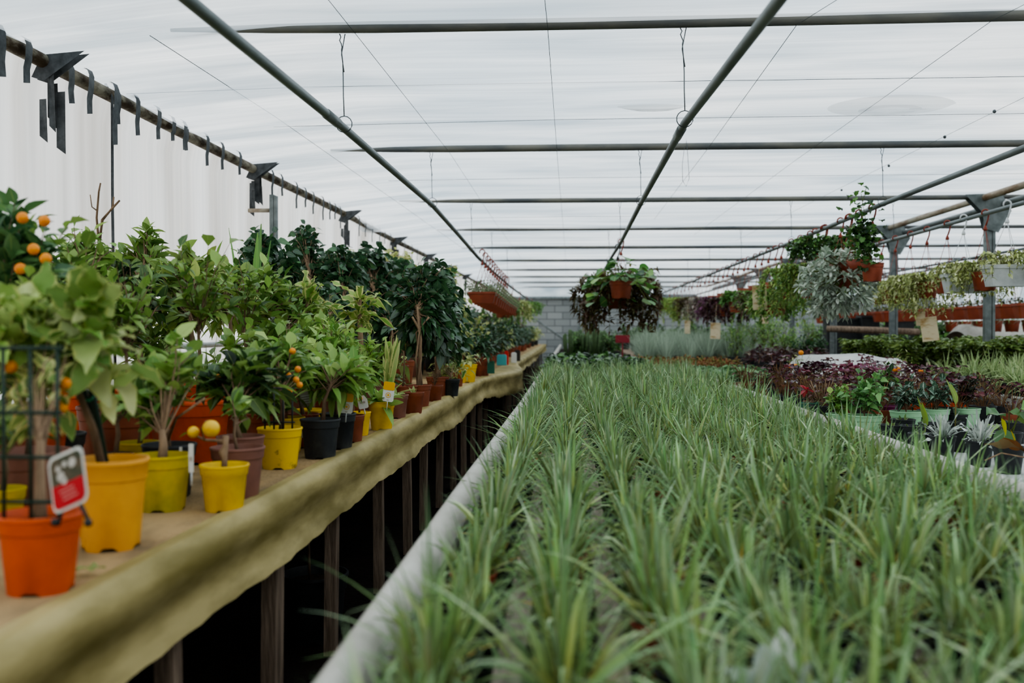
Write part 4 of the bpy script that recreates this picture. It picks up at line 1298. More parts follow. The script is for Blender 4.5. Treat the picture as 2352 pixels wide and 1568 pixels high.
# ---- citrus standards along the back
def standard(label, u, Y, vpot, crowns, pal, L=.075, trunk_top=None, R=.11, H=.22, col='bigorange', tr=.013, m=None, W=None, lpt=7, twigs=True, name='potted_citrus', extra=None):
    r = potted(name, label, 'potted plant', u, Y, R, H, col)
    zt = px(trunk_top, Y) - ZT
    bush(r, [(0, 0, H * .85), (.008, 0, (H + zt) / 2), (-.004, 0, zt)], tr, [crown_px(r, Y, *c) for c in crowns], lpt, L, W or L * .45, .25, pal, m or LM, rows=5, barkm=M_bark, twr=.3, extra=extra)
    return r
standard('straight-trunked standard citrus with the broadest light green crown', 437, 4.45, 880, [(435, 610, 70, 50, 34), (420, 650, 85, 45, 30), (470, 680, 60, 40, 18), (400, 740, 60, 60, 16)], limeP + citrusP, .085, 690)
standard('standard citrus with dark lower leaves behind the lemon in the olive pot', 318, 4.1, 880, [(300, 640, 80, 45, 34), (310, 700, 80, 40, 26), (250, 610, 60, 40, 16)], citrusP + darkP, .075, 745)
standard('standard citrus with red-brown trunk right of the broadest light green crown', 528, 5.0, 880, [(520, 640, 70, 40, 30), (545, 670, 70, 50, 26), (500, 720, 50, 40, 14)], limeP + citrusP, .085, 705)
standard('standard citrus with a forked dark trunk in front of the weeping figs', 568, 5.4, 880, [(590, 650, 75, 40, 36), (620, 690, 70, 40, 30), (580, 720, 60, 40, 20)], citrusP, .08, 735)
standard('bushy light green citrus behind the kumquat tree at left', 185, 3.7, 800, [(185, 570, 80, 60, 40), (150, 640, 90, 60, 34), (230, 600, 50, 60, 20)], citrusP + brightP, .06, 680)
standard('citrus with one tall upright shoot of narrow leaves against the white wall', 335, 4.7, 800, [(330, 580, 55, 40, 22), (338, 530, 26, 32, 7), (300, 620, 60, 40, 22)], citrusP, .085, 640)
standard('dark green bush low behind the amber pot', 240, 3.4, 800, [(230, 720, 70, 60, 30), (290, 760, 60, 40, 20)], darkP + citrusP, .06, 790, R=.09, H=.2, col='brown')
standard('narrow leaved tree behind the standard citrus, near the middle of the tarp-edged bench', 650, 5.6, 800, [(650, 680, 60, 60, 30), (690, 740, 55, 50, 26), (640, 770, 60, 40, 20)], citrusP + brightP, .09, 760, W=.026)
standard('light green bush behind the front black pots', 735, 5.2, 800, [(730, 780, 60, 50, 30), (770, 800, 50, 40, 20)], brightP, .075, 830, R=.08, H=.18, col='brown')
# pruned bare branch tree
r = potted('pruned_tree', 'pruned tree with bare forked branches rising above the leaves at left', 'potted plant', 222, 3.95, .1, .2, 'brown')
g = Geo()
def bp(*uvs):
    return [P(u, v, 3.95) - r.location for u, v in uvs]
g.tube([(0, 0, .17)] + bp((228, 760), (232, 620), (228, 555)), [.012, .010, .008, .007], 7)
g.tube(bp((228, 570), (222, 500), (227, 440), (231, 420)), [.006, .005, .004, .003], 6)
g.tube(bp((228, 560), (235, 505), (258, 478), (275, 460)), [.0065, .006, .005, .004], 6)
g.tube(bp((222, 483), (211, 475), (207, 447)), [.003, .0025, .002], 5)
g.tube(bp((258, 478), (262, 452)), [.0035, .003], 5)
g.build('stem', M_bark, r)
lv = Leaves(); q = bp((228, 600), (220, 640), (240, 650)); lv.add(q, [(-.5, 0, .4), (.5, -.2, .4), (.4, 0, .5)], .07, .035, .3, palette(citrusP, 3)); lv.build('foliage', LM, r)
# medium fillers between front and back rows
fill = [
    (475, 790, 4.7, 'narrow', 'tuft of narrow dark leaves behind the big orange pot'), (620, 770, 4.4, 'bush', 'leafy green citrus behind the soil-spattered kumquat'), (560, 800, 4.0, 'bush', 'leafy citrus bush between the mauve pots and the big orange pot'),
    (690, 770, 4.9, 'bush', 'light green bush behind the plain yellow pot'), (780, 790, 4.7, 'bright', 'bright narrow-leaved bush behind the second black pot'), (740, 720, 6.2, 'bush', 'green bush in front of the dark fig hedge'),
    (845, 800, 5.6, 'bright', 'fresh green bush left of the striped spiky plant'), (870, 830, 6.3, 'bush', 'green bush behind the clean yellow pot'), (390, 830, 3.9, 'narrow', 'grassy dark plant beside the straight-trunked citrus'),
    (130, 720, 3.0, 'bush', 'leafy citrus behind the dark stakes'), (40, 740, 3.1, 'bush', 'leafy citrus behind the ladder trellis'), (350, 770, 4.4, 'bush', 'low leafy citrus between the first two trunks'), (610, 840, 3.75, 'bush', 'low leafy citrus right of the leafy mauve pot')]
for (u, v, Y, kind, lab) in fill:
    h = px(v, Y) - ZT
    r = potted('potted_bush' if kind != 'narrow' else 'grassy_plant', lab, 'potted plant', u, Y, .08, .15, random.choice(['brown', 'mauve', 'black', 'terra']))
    if kind == 'narrow':
        lv = Leaves(); tuft_leaves(lv, 60, h - .05, .012, .4, .25, fernP, citrusP, .03, .13, 6, 'blade'); lv.build('foliage', LM, r)
    else:
        bush(r, [(0, 0, .12), (.0, 0, .15 + (h - .15) * .5)], .008, [((0, 0, h - .02), (.15, .15, .12), 34), ((0, 0, h - .15), (.15, .15, .1), 20)], 6, .068, .032 if kind == 'bush' else .024, .3, citrusP if kind == 'bush' else brightP, LM)
# ---- dark fig hedge at the back
hedge = [
    (600, 6.3, [(600, 555, 45, 40, 30), (640, 620, 75, 60, 70), (590, 640, 60, 60, 40)], 530, 'dark weeping fig at the left end of the tall fig row'),
    (715, 7.4, [(705, 540, 30, 40, 22), (720, 600, 75, 50, 60), (700, 680, 75, 70, 60)], 510, 'tallest dark weeping fig of the row, with a top shoot against the wall'),
    (790, 7.0, [(790, 600, 70, 50, 60), (800, 680, 75, 60, 60)], 560, 'dark weeping fig behind the cream-edged dracaena'),
    (860, 7.9, [(850, 590, 60, 40, 60), (870, 650, 65, 60, 60), (850, 720, 60, 60, 40)], 560, 'dark weeping fig right of the tallest fig'),
    (920, 8.4, [(915, 620, 55, 35, 45), (930, 690, 50, 60, 50)], 590, 'dark weeping fig behind the braided fig'),
    (760, 6.6, [(760, 700, 70, 60, 50), (740, 750, 60, 50, 40)], 640, 'low dark fig under the fig row'),
    (900, 7.2, [(890, 750, 60, 70, 50)], 680, 'low dark fig behind the striped spiky plant')]
for (u, Y, cr, vt, lab) in hedge:
    ficus(lab, u, Y, .12, .2, 'brown', cr, vt, 1.0, .072, n2=2)
ficus('yellow-variegated fig glimpsed behind the dark fig row', 900, 9.4, .12, .2, 'brown', [(905, 595, 55, 30, 40), (880, 640, 50, 40, 30), (830, 610, 50, 50, 30)], 570, 1.0, .06, yelgrP, LMv)
ficus('yellow-variegated fig behind the right end of the fig row', 1040, 10.2, .12, .2, 'brown', [(1030, 650, 30, 50, 30), (1050, 720, 40, 60, 40)], 620, 1.0, .06, yelgrP + fernP, LMv)
# cream-edged dracaenas
def dracaena(label, u, Y, vt, nl, heads=1):
    r = potted('potted_dracaena', label, 'potted plant', u, Y, .09, .16, 'brown')
    h = px(vt, Y) - ZT
    g = Geo(); g.tube([(0, 0, .13), (.005, 0, h * .6), (0, 0, h)], [.02, .017, .012], 9); g.build('stem', M_bark2, r)
    lv = Leaves()
    for k in range(5):
        t = k / 4
        tuft_leaves(lv, nl, .2, .046, .9 + .25 * (1 - t), .45, limeP + brightP, brightP, .012, h - .16 * (1 - t), 9, 'lance', wave=.3, fold=.1)
    lv.build('foliage', LMv, r)
dracaena('cream-edged dracaena with a thick pale trunk in front of the dark figs', 826, 5.7, 690, 7)
dracaena('second cream-edged dracaena left of the thick pale trunk', 705, 5.9, 668, 6)
r = potted('potted_strap_plant', 'single upright dark strap leaf against the white wall left of the fig row', 'potted plant', 575, 6.0, .08, .15, 'brown')
lv = Leaves(); hh = px(545, 6.0) - ZT; tuft_leaves(lv, 5, hh - .1, .06, .1, .02, fernP, fernP, .01, .12, 7, 'lance'); lv.build('foliage', LM, r)
# ---- far part of the bench: rows of plants
far = [('ficus', 'dark fig bush far along the tarp-edged bench'), ('schef', 'dark glossy bush far along the tarp-edged bench'), ('var', 'cream-variegated bush far along the tarp-edged bench'), ('maroon', 'maroon leaved plant far along the tarp-edged bench'), ('bird', 'dark rosette plant with long leaves far along the tarp-edged bench')]
protos = {}
farspec = []
yy = 9.2
rr = random.Random(3)
while yy < 30:
    farspec.append((rr.uniform(-1.15, -1.0), yy, rr.choice([0, 0, 1, 2]), rr.uniform(.85, 1.1)))
    farspec.append((rr.uniform(-1.65, -1.45), yy + .15, rr.choice([0, 1, 1, 2, 3, 4]), rr.uniform(1.15, 1.45)))
    farspec.append((rr.uniform(-2.1, -1.95), yy + .2, rr.choice([0, 0, 3, 4]), rr.uniform(1.35, 1.7)))
    yy += .42 + .018 * (yy - 9)
for (x, y, k, sc) in farspec:
    kind, lab = far[k]
    if kind not in protos:
        r = thing('potted_bush', lab, 'potted plant', (x, y, ZT), 0, lab.replace('far along', 'along'))
        add_pot(r, .085, .14, ['brown', 'terra', 'black', 'brown', 'mauve'][k], 18)
        if kind == 'bird':
            lv = Leaves(); tuft_leaves(lv, 40, .34, .06, 1.0, .4, darkP, darkP, .02, .3, 6, 'lance'); lv.build('foliage', LMd, r)
            g = Geo(); g.tube([(0, 0, .11), (0, 0, .31)], .012, 6); g.build('stem', M_bark, r)
        else:
            pal = {'ficus': ficusP, 'schef': ficusP + darkP, 'var': yelgrP + fernP, 'maroon': maroonP + bronzeP}[kind]
            bush(r, [(0, 0, .12), (0, 0, .24)], .01, [((0, 0, .36), (.2, .2, .2), 60)], 6, .07, .036, .4, pal, LMd if kind != 'var' else LMv, hang=.15)
        protos[kind] = r
        r.scale = (sc,) * 3
    else:
        dup(protos[kind], (x, y, ZT), rr.uniform(0, 6), lab, None, sc)
# small goods among the far pots
for (u, v0, v1, Y, w_, c, nm, lab) in [(1152, 838, 815, 12.5, .12, '#5bc0c4', 'box', 'turquoise carton at the far bench edge'), (1163, 838, 808, 12.7, .05, '#d5301f', 'box', 'narrow red carton beside the turquoise carton'), (1180, 834, 812, 13.5, .07, '#e8e6e0', 'box', 'white carton at the far bench edge'), (1188, 832, 808, 14.2, .08, '#3a332e', 'box', 'dark box at the far bench edge beside the white carton')]:
    x = X(u, Y) ; h = (v0 - v1) * Y / F
    g = Geo(); g.box(x - w_ / 2, x + w_ / 2, Y, Y + .08, ZT + .002, ZT + h); g.box(x - w_ / 2 + .01, x + w_ / 2 - .01, Y + .02, Y + .06, ZT + h, ZT + h + .012)
    o = g.build('carton', mat('c' + c, C(c), None, .5), None, False); tag(o, lab, 'box')
# fallen leaf on the bench
lv = Leaves(); p = PZ(170, 1308, ZT + .012); lv.add([p], [(1, .2, .1)], .055, .03, .05, palette(paleP, 1), rows=6, wave=.2, fold=.1)
tag(lv.build('fallen_leaf', LM), 'pale green fallen leaf lying on the bench beside the orange pot', 'leaf')
# black pot under the bench
r = thing('plant_pot', 'black pot with a bare stick on the dark ground under the tarp-edged bench', 'pot', (X(722, 3.8), 3.8, 0)); add_pot(r, .13, .26, 'black')
g = Geo(); g.tube([(-.02, 0, .22), (-.03, 0, .48)], .006, 6); g.build('stick', M_bark, r)

# ================================================================== GRASS BENCH
gbase = [C('#93a03a'), C('#7f9a42'), C('#a99f42'), C('#6f9445')]
gtip = [C('#72a070'), C('#98bb90'), C('#5a8c5c'), C('#c3d6ba'), C('#7aa566'), C('#52865a'), C('#a9c5a4')]


def grass_lv(lv, cx=0, cy=0, z0=0, n=80, seed=0):
    tuft_leaves(lv, n, RG.choice([.2, .24, .27]), .0102, .52, .5, gbase, gtip, .026, z0, 6, 'blade', cx, cy, .25, .08, jit=.3)
    tuft_leaves(lv, n // 2, .2, .009, .85, .8, gbase, gtip, .03, z0, 5, 'blade', cx, cy, .25, .08)
    tuft_leaves(lv, 3, .1, .006, .6, .5, [C('#d8a83a'), C('#c9b45a')], [C('#d8b84a')], .03, z0, 4, 'blade', cx, cy, .25, .08)


gprot = []
for k in range(14):
    r = thing('grass_plant', 'tufted grey-green grass plant in a small dark pot on the middle bench', 'potted plant', (0, 0, 0), 0, 'grass plants in pots on the middle bench')
    pot_geo(.05, .085, 18, 0).build('pot', M_pot['black'] if k % 5 else M_pot['terra'], r, auto=40)
    Geo().disc(.046, .073, 12, dome=.004).build('soil', M_soil, r)
    lv = Leaves(); grass_lv(lv, 0, 0, .07, [44, 34, 50, 26, 40, 56][k % 6]); lv.build('blades', LMg, r)
    gprot.append(r)
spots = []
rr = random.Random(5)
y = .92
while y < 10.5:
    for i, x in enumerate(Xc):
        spots.append((x + rr.uniform(-.018, .018), y + rr.uniform(-.03, .03)))
    y += .168
spots = [s for s in spots if not (s[1] < 1.35 and -.16 < s[0] < .02) or s[1] > 1.25]
used = 0
rest = Leaves(); rest_g = Geo()
for q, (x, y) in enumerate(spots):
    if q < 300:
        rz = rr.uniform(0, 6.28); sc = rr.uniform(.88, 1.14)
        if q < len(gprot):
            o = gprot[q]; o.location = (x, y, ZD); o.rotation_euler.z = rz; o.scale = (sc,) * 3
        else:
            dup(gprot[rr.randrange(len(gprot))], (x, y, ZD), rz, None, None, sc)
    else:
        grass_lv(rest, x, y, ZD + .075 + rr.uniform(-.01, .05), 36)
o = rest.build('grass_clumps', LMg)
tag(o, 'dense far part of the grey-green grass crop on the middle bench', 'grass', None, 'stuff')
# wide soft grey leaves at the very front
r = potted('potted_grey_plant', 'plant with broad pale grey felted leaves at the front of the grass bench', 'potted plant', 1800, 1.22, .05, .085, 'black', z=ZD)
lv = Leaves(); tuft_leaves(lv, 14, .2, .042, .6, .4, silverP, dustyP, .02, .07, 7, 'lance', wave=.15); lv.build('foliage', LMs, r)

# ---- beyond the grass on the middle bench
def cactus(lab, u, Y, vt, n):
    r = potted('potted_succulent', lab, 'potted plant', u, Y, .1, .14, 'black', z=ZD)
    h = px(vt, Y) - ZD - .12
    g = Geo()
    for k in range(n):
        a = RG.uniform(0, 6.28); q = .07 * math.sqrt(RG.random()); hh = h * RG.uniform(.6, 1)
        x0, y0 = q * math.cos(a), q * math.sin(a)
        g.tube([(x0, y0, .11), (x0 * 1.3, y0 * 1.3, .12 + hh * .5), (x0 * 1.5, y0 * 1.5, .12 + hh * .95), (x0 * 1.5, y0 * 1.5, .12 + hh)], [.022, .026, .022, .008], 7)
    g.build('stem', mat('cactus', C('#587047'), C('#465c38'), .6, 20), r)
    lv = Leaves(); tuft_leaves(lv, 40, .09, .03, 1.1, .4, fernP, darkP, .08, .14, 4, 'ovate'); tuft_leaves(lv, 30, .05, .015, 1.2, .1, fernP, darkP, .05, .12 + h * .7, 4, 'ovate'); lv.build('foliage', LM, r)
for (u, Y, vt) in ((1308, 17, 752), (1325, 17.5, 750), (1342, 17.2, 755), (1366, 17, 748), (1385, 17.6, 757)):
    cactus('green columnar succulent in front of the far block wall, %s' % {1308: 'leftmost of the group', 1325: 'second from the left', 1342: 'middle of the group', 1366: 'fourth from the left', 1385: 'below the dark trailing basket'}[u], u, Y, vt, 6)


def mound(root, R, z, n, L, W, pal, m, droop=.4, h=.08, prof='ovate', rows=4, spread=.9, wave=0):
    lv = Leaves()
    a = RG.uniform(0, 2 * PI, n); q = R * np.sqrt(RG.random(n))
    b = np.stack([q * np.cos(a), q * np.sin(a), z + h * RG.random(n) * (1 - (q / R) ** 2 * .6)], 1)
    D = np.stack([np.cos(a) * spread, np.sin(a) * spread, RG.uniform(.1, 1.0, n)], 1) + RG.normal(0, .3, (n, 3))
    lv.add(b, D, L * RG.uniform(.6, 1.2, n), W * RG.uniform(.7, 1.2, n), droop, palette(pal, n), rows=rows, prof=prof, wave=wave)
    lv.build('foliage', m, root)


PROTO = {}


def field(name, label, group, build, pts, sc=(.85, 1.15), cat='potted plant', z=None):
    ps = []
    for k in range(min(3, len(pts))):
        r = thing(name, label, cat, (pts[k][0], pts[k][1], ZD if z is None else z), 0, group)
        build(r); ps.append(r)
    for q in range(len(ps), len(pts)):
        s_ = rr.uniform(*sc)
        dup(ps[q % len(ps)], (pts[q][0], pts[q][1], ZD if z is None else z), rr.uniform(0, 6.28), None, None, s_)


def gridpts(x0, x1, y0, y1, dx, dy, j=.25):
    o = []; y = y0
    while y <= y1:
        x = x0
        while x <= x1:
            o.append((x + rr.uniform(-j, j) * dx, y + rr.uniform(-j, j) * dy)); x += dx
        y += dy
    return o


def b_dark(r):
    add_pot(r, .07, .11, 'black', 14); mound(r, .07, .12, 44, .12, .05, darkP + fernP, LMd, .5, .12)
field('potted_leafy_plant', 'low dark leafy plant just beyond the end of the grass', 'dark leafy plants beyond the grass', b_dark, gridpts(-.15, .85, 10.8, 13.0, .22, .3))
def b_ctr(r):
    add_pot(r, .1, .15, 'black', 14)
    bush(r, [(0, 0, .13), (0, 0, .2)], .007, [((0, 0, .32), (.15, .15, .17), 36)], 6, .08, .035, .4, fernP + darkP, LM)
field('potted_bush', 'green bush in front of the far block wall', 'green bushes near the far wall', b_ctr, gridpts(.2, 1.1, 17, 28, .5, 1.3))
field('potted_bush', 'green bush on the far wooden bench near the block wall', 'green bushes on the far wooden bench', b_ctr, gridpts(1.7, 4.0, 20, 29, .6, 1.4), (1.1, 1.5))
r = thing('planter_box', 'pale lilac trough at the end of the grass bench', 'planter', (X(1328, 9.75), 9.75, ZD)); box_pot(r, .16, .12, .15, 'lilac'); mound(r, .05, .14, 20, .07, .03, darkP, LM)
g = Geo(); g.box(-.11, .11, 0, .01, 0, .12); g.box(-.01, .01, .01, .03, -.3, .0); o = g.build('red_sign', mat('sign_red', C('#8f2a33'), None, .6), None, False); o.location = (X(1430, 15.5), 15.5, px(787, 15.5)); tag(o, 'small dark red board under the dark trailing basket', 'sign')

# ================================================================== RIGHT BENCH
def b_haze(r):
    add_pot(r, .1, .14, 'black', 14)
    lv = Leaves(); tuft_leaves(lv, 130, .42, .008, .4, .12, hazeP, hazeP, .07, .13, 4, 'blade'); mound_n = 60
    lv.build('foliage', LMs, r)
field('potted_silver_bush', 'hazy silver-green fine-leaved bush behind the grass bench', 'hazy silver-green bushes', b_haze, gridpts(1.15, 2.6, 14.2, 17.2, .26, .38), (.95, 1.3))
def b_rus(r):
    add_pot(r, .06, .09, 'black', 14); mound(r, .08, .1, 46, .07, .028, [C('#9c5a3a'), C('#8a7a3d'), C('#7d8f45'), C('#a8623f')], LMs, .4, .1)
field('potted_russet_plant', 'low russet and green seedling beyond the grass', 'russet seedlings', b_rus, gridpts(.95, 2.1, 11.9, 13.6, .17, .25))
def b_maroon(r):
    add_pot(r, .11, .17, 'black', 18); mound(r, .14, .2, 80, .1, .045, maroonP + bronzeP[:2], LM, .5, .16)
field('potted_maroon_plant', 'maroon leaved plant in a dark pot left of the third steel post', 'maroon leaved plants', b_maroon, [(X(u, Y), Y) for u, Y in ((1745, 11.3), (1780, 11.6), (1815, 11.2), (1850, 11.5), (1760, 12.2), (1800, 12.4), (1835, 12.3), (1870, 12.2))])
def b_fern(r):
    add_pot(r, .12, .18, 'black', 18)
    bush(r, [(0, 0, .16), (0, 0, .3)], .008, [((0, 0, .5), (.24, .24, .3), 70)], 9, .06, .012, .3, fernP + brightP, LM)
field('potted_fern', 'tall feathery light green fern behind the maroon plants', 'feathery ferns', b_fern, [(X(u, Y), Y) for u, Y in ((1690, 14.2), (1730, 14.6), (1775, 14.3), (1820, 15), (1705, 15.4), (1755, 15.8), (1800, 13.6), (1860, 15.5))])
def b_dk(r):
    add_pot(r, .1, .15, 'black', 14)
    bush(r, [(0, 0, .13), (0, 0, .2)], .007, [((0, 0, .33), (.18, .18, .16), 40)], 6, .07, .035, .4, darkP + ficusP, LM)
field('potted_bush', 'dark bush under the hanging baskets on the cloth-covered bench', 'dark bushes under the baskets', b_dk, [(X(u, Y), Y) for u, Y in ((1840, 13.0), (1880, 13.4), (1600, 18.4), (1560, 18.6), (1640, 18.3), (1680, 17.6), (1520, 18.8))])
def b_ros(r):
    add_pot(r, .06, .09, 'terra' if rr.random() < .4 else 'black', 14); mound(r, .05, .1, 22, .13, .075, [C('#6f9d62'), C('#86b077'), C('#5a8a55')], LM, .45, .05, 'round', 5, wave=.12)
field('potted_primrose', 'broad-leaved pale green rosette right of the far end of the grass', 'pale green rosettes', b_ros, gridpts(1.42, 2.0, 8.9, 10.9, .2, .26))
# oxalis and stems mass
def b_oxa(r):
    add_pot(r, .07, .11, 'black', 14)
    g = Geo(); lv = Leaves(); B = []; D = []
    for k in range(16):
        a = RG.uniform(0, 6.28); l = RG.uniform(.1, .24); q = RG.uniform(.02, .13)
        p = np.array([q * math.cos(a), q * math.sin(a), .1 + l])
        g.tube([(0, 0, .1), (p[0] * .4, p[1] * .4, .1 + l * .6), tuple(p)], .0018, 4, cap=False)
        for j in range(3):
            b = a + j * 2.09
            B.append(p); D.append((math.cos(b), math.sin(b), -.15))
    lv.add(np.array(B), np.array(D), .036, .04, .1, palette(maroonP + redP[:1], len(B)), rows=4, prof='obov')
    lv.build('foliage', LM, r); g.build('stem', mat('stem_brown', C('#8b6a45'), C('#6d4f35'), .8, 30), r)
def b_stem(r):
    add_pot(r, .07, .11, 'brown' if rr.random() < .5 else 'black', 14)
    g = Geo(); lv = Leaves(); B = []; D = []
    for k in range(22):
        a = RG.uniform(0, 6.28); l = RG.uniform(.06, .17); q = RG.uniform(.01, .12)
        p = np.array([q * math.cos(a), q * math.sin(a), .09 + l])
        g.tube([(p[0] * .2, p[1] * .2, .09), (p[0] * .5, p[1] * .5, .09 + l * .6), tuple(p)], .002, 4, cap=False)
        B.append(p); D.append((math.cos(a), math.sin(a), .1))
    lv.add(np.array(B), np.array(D), .04, .025, .4, palette(bronzeP + maroonP, len(B)), rows=4)
    lv.build('foliage', LMs, r); g.build('stem', mat('stem_brown', C('#8b6a45'), C('#6d4f35'), .8, 30), r)
mass = gridpts(1.5, 2.75, 5.6, 8.6, .22, .27, .3)
rr.shuffle(mass)
field('potted_oxalis', 'purple-leaved oxalis on thin stems among the pots of the cloth-covered bench', 'purple oxalis plants', b_oxa, mass[:14])
field('potted_cutting', 'pot of bare brown stems with small bronze leaves on the cloth-covered bench', 'pots of bare brown stems', b_stem, mass[14:])
# single plants in front rows
def rp(name, lab, u, Y, R, H, col, z=None):
    return potted(name, lab, 'potted plant', u, Y + .05 * X(u, Y), R, H, col, z=ZD if z is None else z)
def dusty(lab, u, Y):
    r = rp('potted_dusty_miller', lab, u, Y, .057, .105, 'black')
    lv = Leaves(); tuft_leaves(lv, 46, .14, .009, .5, .3, dustyP, dustyP, .012, .09, 6, 'obov', wave=.5); tuft_leaves(lv, 14, .09, .016, 1.0, .5, silverP, dustyP, .012, .09, 6, 'obov', wave=.5)
    lv.build('foliage', LMs, r)
dusty('silver dusty miller in the black pot second from the right edge', 2251, 4.12)
dusty('silver dusty miller in a black pot left of the other dusty miller', 2166, 4.3)
r = rp('potted_begonia', 'black pot with a large wilted brown leaf lying over it at the right edge', 2318, 3.92, .06, .105, 'black')
lv = Leaves(); p0 = P(2262, 1022, 3.8) - r.location
lv.add([p0, p0 + Vector((.06, .02, .01))], [(1, .1, .12), (1, .3, -.1)], [.15, .12], [.06, .05], .25, [C('#8a7a55'), C('#8a5a2c')], [C('#6b4a2a'), C('#5c3c22')], rows=8, wave=.15, fold=.1, roll=np.array([.6, .9])); lv.build('foliage', LMs, r)
g = Geo(); g.tube([P(2262, 1057, 3.8) - r.location, P(2300, 1040, 3.8) - r.location, P(2352, 1050, 3.8) - r.location], .003, 5); g.build('stem', M_bark2, r)
r = rp('potted_begonia', 'green and yellow broad-leaved plant behind the wilted brown leaf', 2318, 4.45, .06, .105, 'black')
lv = Leaves(); B = []; D = []
for (u, v, du, dv) in ((2300, 955, -20, -10), (2318, 945, 25, 10), (2335, 965, 30, 0), (2290, 975, -25, 15), (2345, 940, 20, -10), (2310, 985, -10, 30)):
    B.append(P(u, v, 4.4) - r.location); D.append((du, -12, -dv))
lv.add(np.array(B), np.array(D), .1, .085, .3, palette([C('#5f9440'), C('#8aa83f'), C('#4f8048')], 6), rows=6, prof='round', wave=.08)
lv.add([P(2320, 985, 4.35) - r.location, P(2300, 960, 4.35) - r.location], [(.3, -.2, -1), (.2, -.2, -1)], [.1, .07], [.03, .03], .1, [C('#d8b62a'), C('#c9c23a')], rows=6); lv.build('foliage', LM, r)
g = Geo()
for b in B:
    g.tube([(0, 0, .09), (b.x * .6, b.y * .6, b.z * .7), tuple(b)], .003, 5)
g.build('stem', M_twig, r)
k = 0
for (u, Y, col) in ((2098, 4.75, 'black'), (2140, 4.9, 'black'), (2185, 4.95, 'black'), (2120, 4.4, 'black'), (2215, 4.6, 'black'), (2270, 4.75, 'black'), (2330, 4.95, 'black'), (2075, 5.1, 'black'), (2050, 4.8, 'black')):
    r = rp('plant_pot', ['black pot with soil in the tray of black pots, below the mint green pots', 'second black pot of soil below the mint green pots', 'third black pot of soil, behind the left dusty miller', 'black pot of soil left of the dusty millers', 'black pot between the two dusty millers', 'black pot behind the right dusty miller', 'black pot at the right edge behind the yellow-leaved plant', 'black pot behind the tray of black pots', 'leftmost black pot of soil in front of the mint green pots'][k], u, Y, .062, .105, col)
    lv = Leaves(); tuft_leaves(lv, 7, .05, .012, .8, .4, [C('#8a7a45'), C('#7a8a45')], fernP, .03, .09, 4, 'lance'); lv.build('sprout', LM, r); k += 1
# mint green pots with leafy plants
for (u, Y, R, lab, pal, mt, hgt, nt) in (
    (1926, 5.15, .062, 'mint green pot at the left of the mint row, with bright green sprigs', brightP + fernP, LM, .16, 20),
    (1986, 5.05, .09, 'wide mint green pot with bushy light green leaves', [C('#5f9a4c'), C('#79b05c'), C('#4c8642')], LM, .19, 40),
    (2082, 5.3, .085, 'mint green pot with dark silver-striped leaves', [C('#33573d'), C('#41684a')], LMp, .16, 22),
    (2150, 5.45, .075, 'mint green pot with silver-striped leaves right of the purple pot', [C('#3d6048'), C('#4f7456')], LMp, .15, 22),
    (2222, 5.5, .072, 'mint green pot on the right with dark crinkled leaves', [C('#3a3f30'), C('#4a3b33'), C('#33392c')], LMd, .17, 26)):
    r = rp('potted_leafy_plant', lab, u, Y, R, .13, 'mint')
    bush(r, [(0, 0, .11), (0, 0, .15)], .004, [((0, 0, .13 + hgt * .6), (R * 1.35, R * 1.35, hgt * .55), nt)], 6, .045, .028, .35, pal, mt, twr=.5, start=.3)
r = rp('potted_leafy_plant', 'plum purple pot between the mint green pots', 2040, 5.55, .07, .14, 'purple'); bush(r, [(0, 0, .11), (0, 0, .25)], .004, [((0, 0, .3), (.06, .06, .08), 14)], 6, .05, .02, .4, fernP + darkP, LM, twr=.5)
r = rp('potted_leafy_plant', 'bright orange pot behind the mint row, left one', 2118, 5.75, .07, .14, 'bigorange'); mound(r, .06, .13, 18, .06, .03, darkP, LMp)
r = rp('potted_leafy_plant', 'bright orange pot behind the mint row, right one', 2190, 5.85, .085, .14, 'bigorange'); mound(r, .06, .13, 14, .06, .03, bronzeP, LMp)
r = rp('potted_leafy_plant', 'teal green pot beside the grass rim with a red flower', 1866, 5.85, .07, .135, 'teal'); bush(r, [(0, 0, .11), (0, 0, .14)], .004, [((0, 0, .2), (.08, .08, .07), 16)], 3, .03, .02, .3, bronzeP + redP, LM, twr=.5)
lv = Leaves(); q = [P(1852, 895, 5.7) - r.location] * 7; lv.add(q, rnd_dirs(7, .3), .05, .035, .1, palette([C('#c21f3c'), C('#a81832')], 7), rows=5); lv.build('flower', LM, r)
r = rp('potted_leafy_plant', 'dark pot right of the teal pot holding bare stems', 1888, 5.7, .065, .13, 'black'); b_ = None
mound(r, .06, .12, 16, .06, .02, bronzeP, LMs)
g = Geo()
for k in range(12):
    a = k * 2.4; g.tube([(0, 0, .1), (.04 * math.cos(a), .04 * math.sin(a), .2), (.07 * math.cos(a), .07 * math.sin(a), .25 + .02 * (k % 3))], .002, 4)
g.build('stem', M_bark2, r)
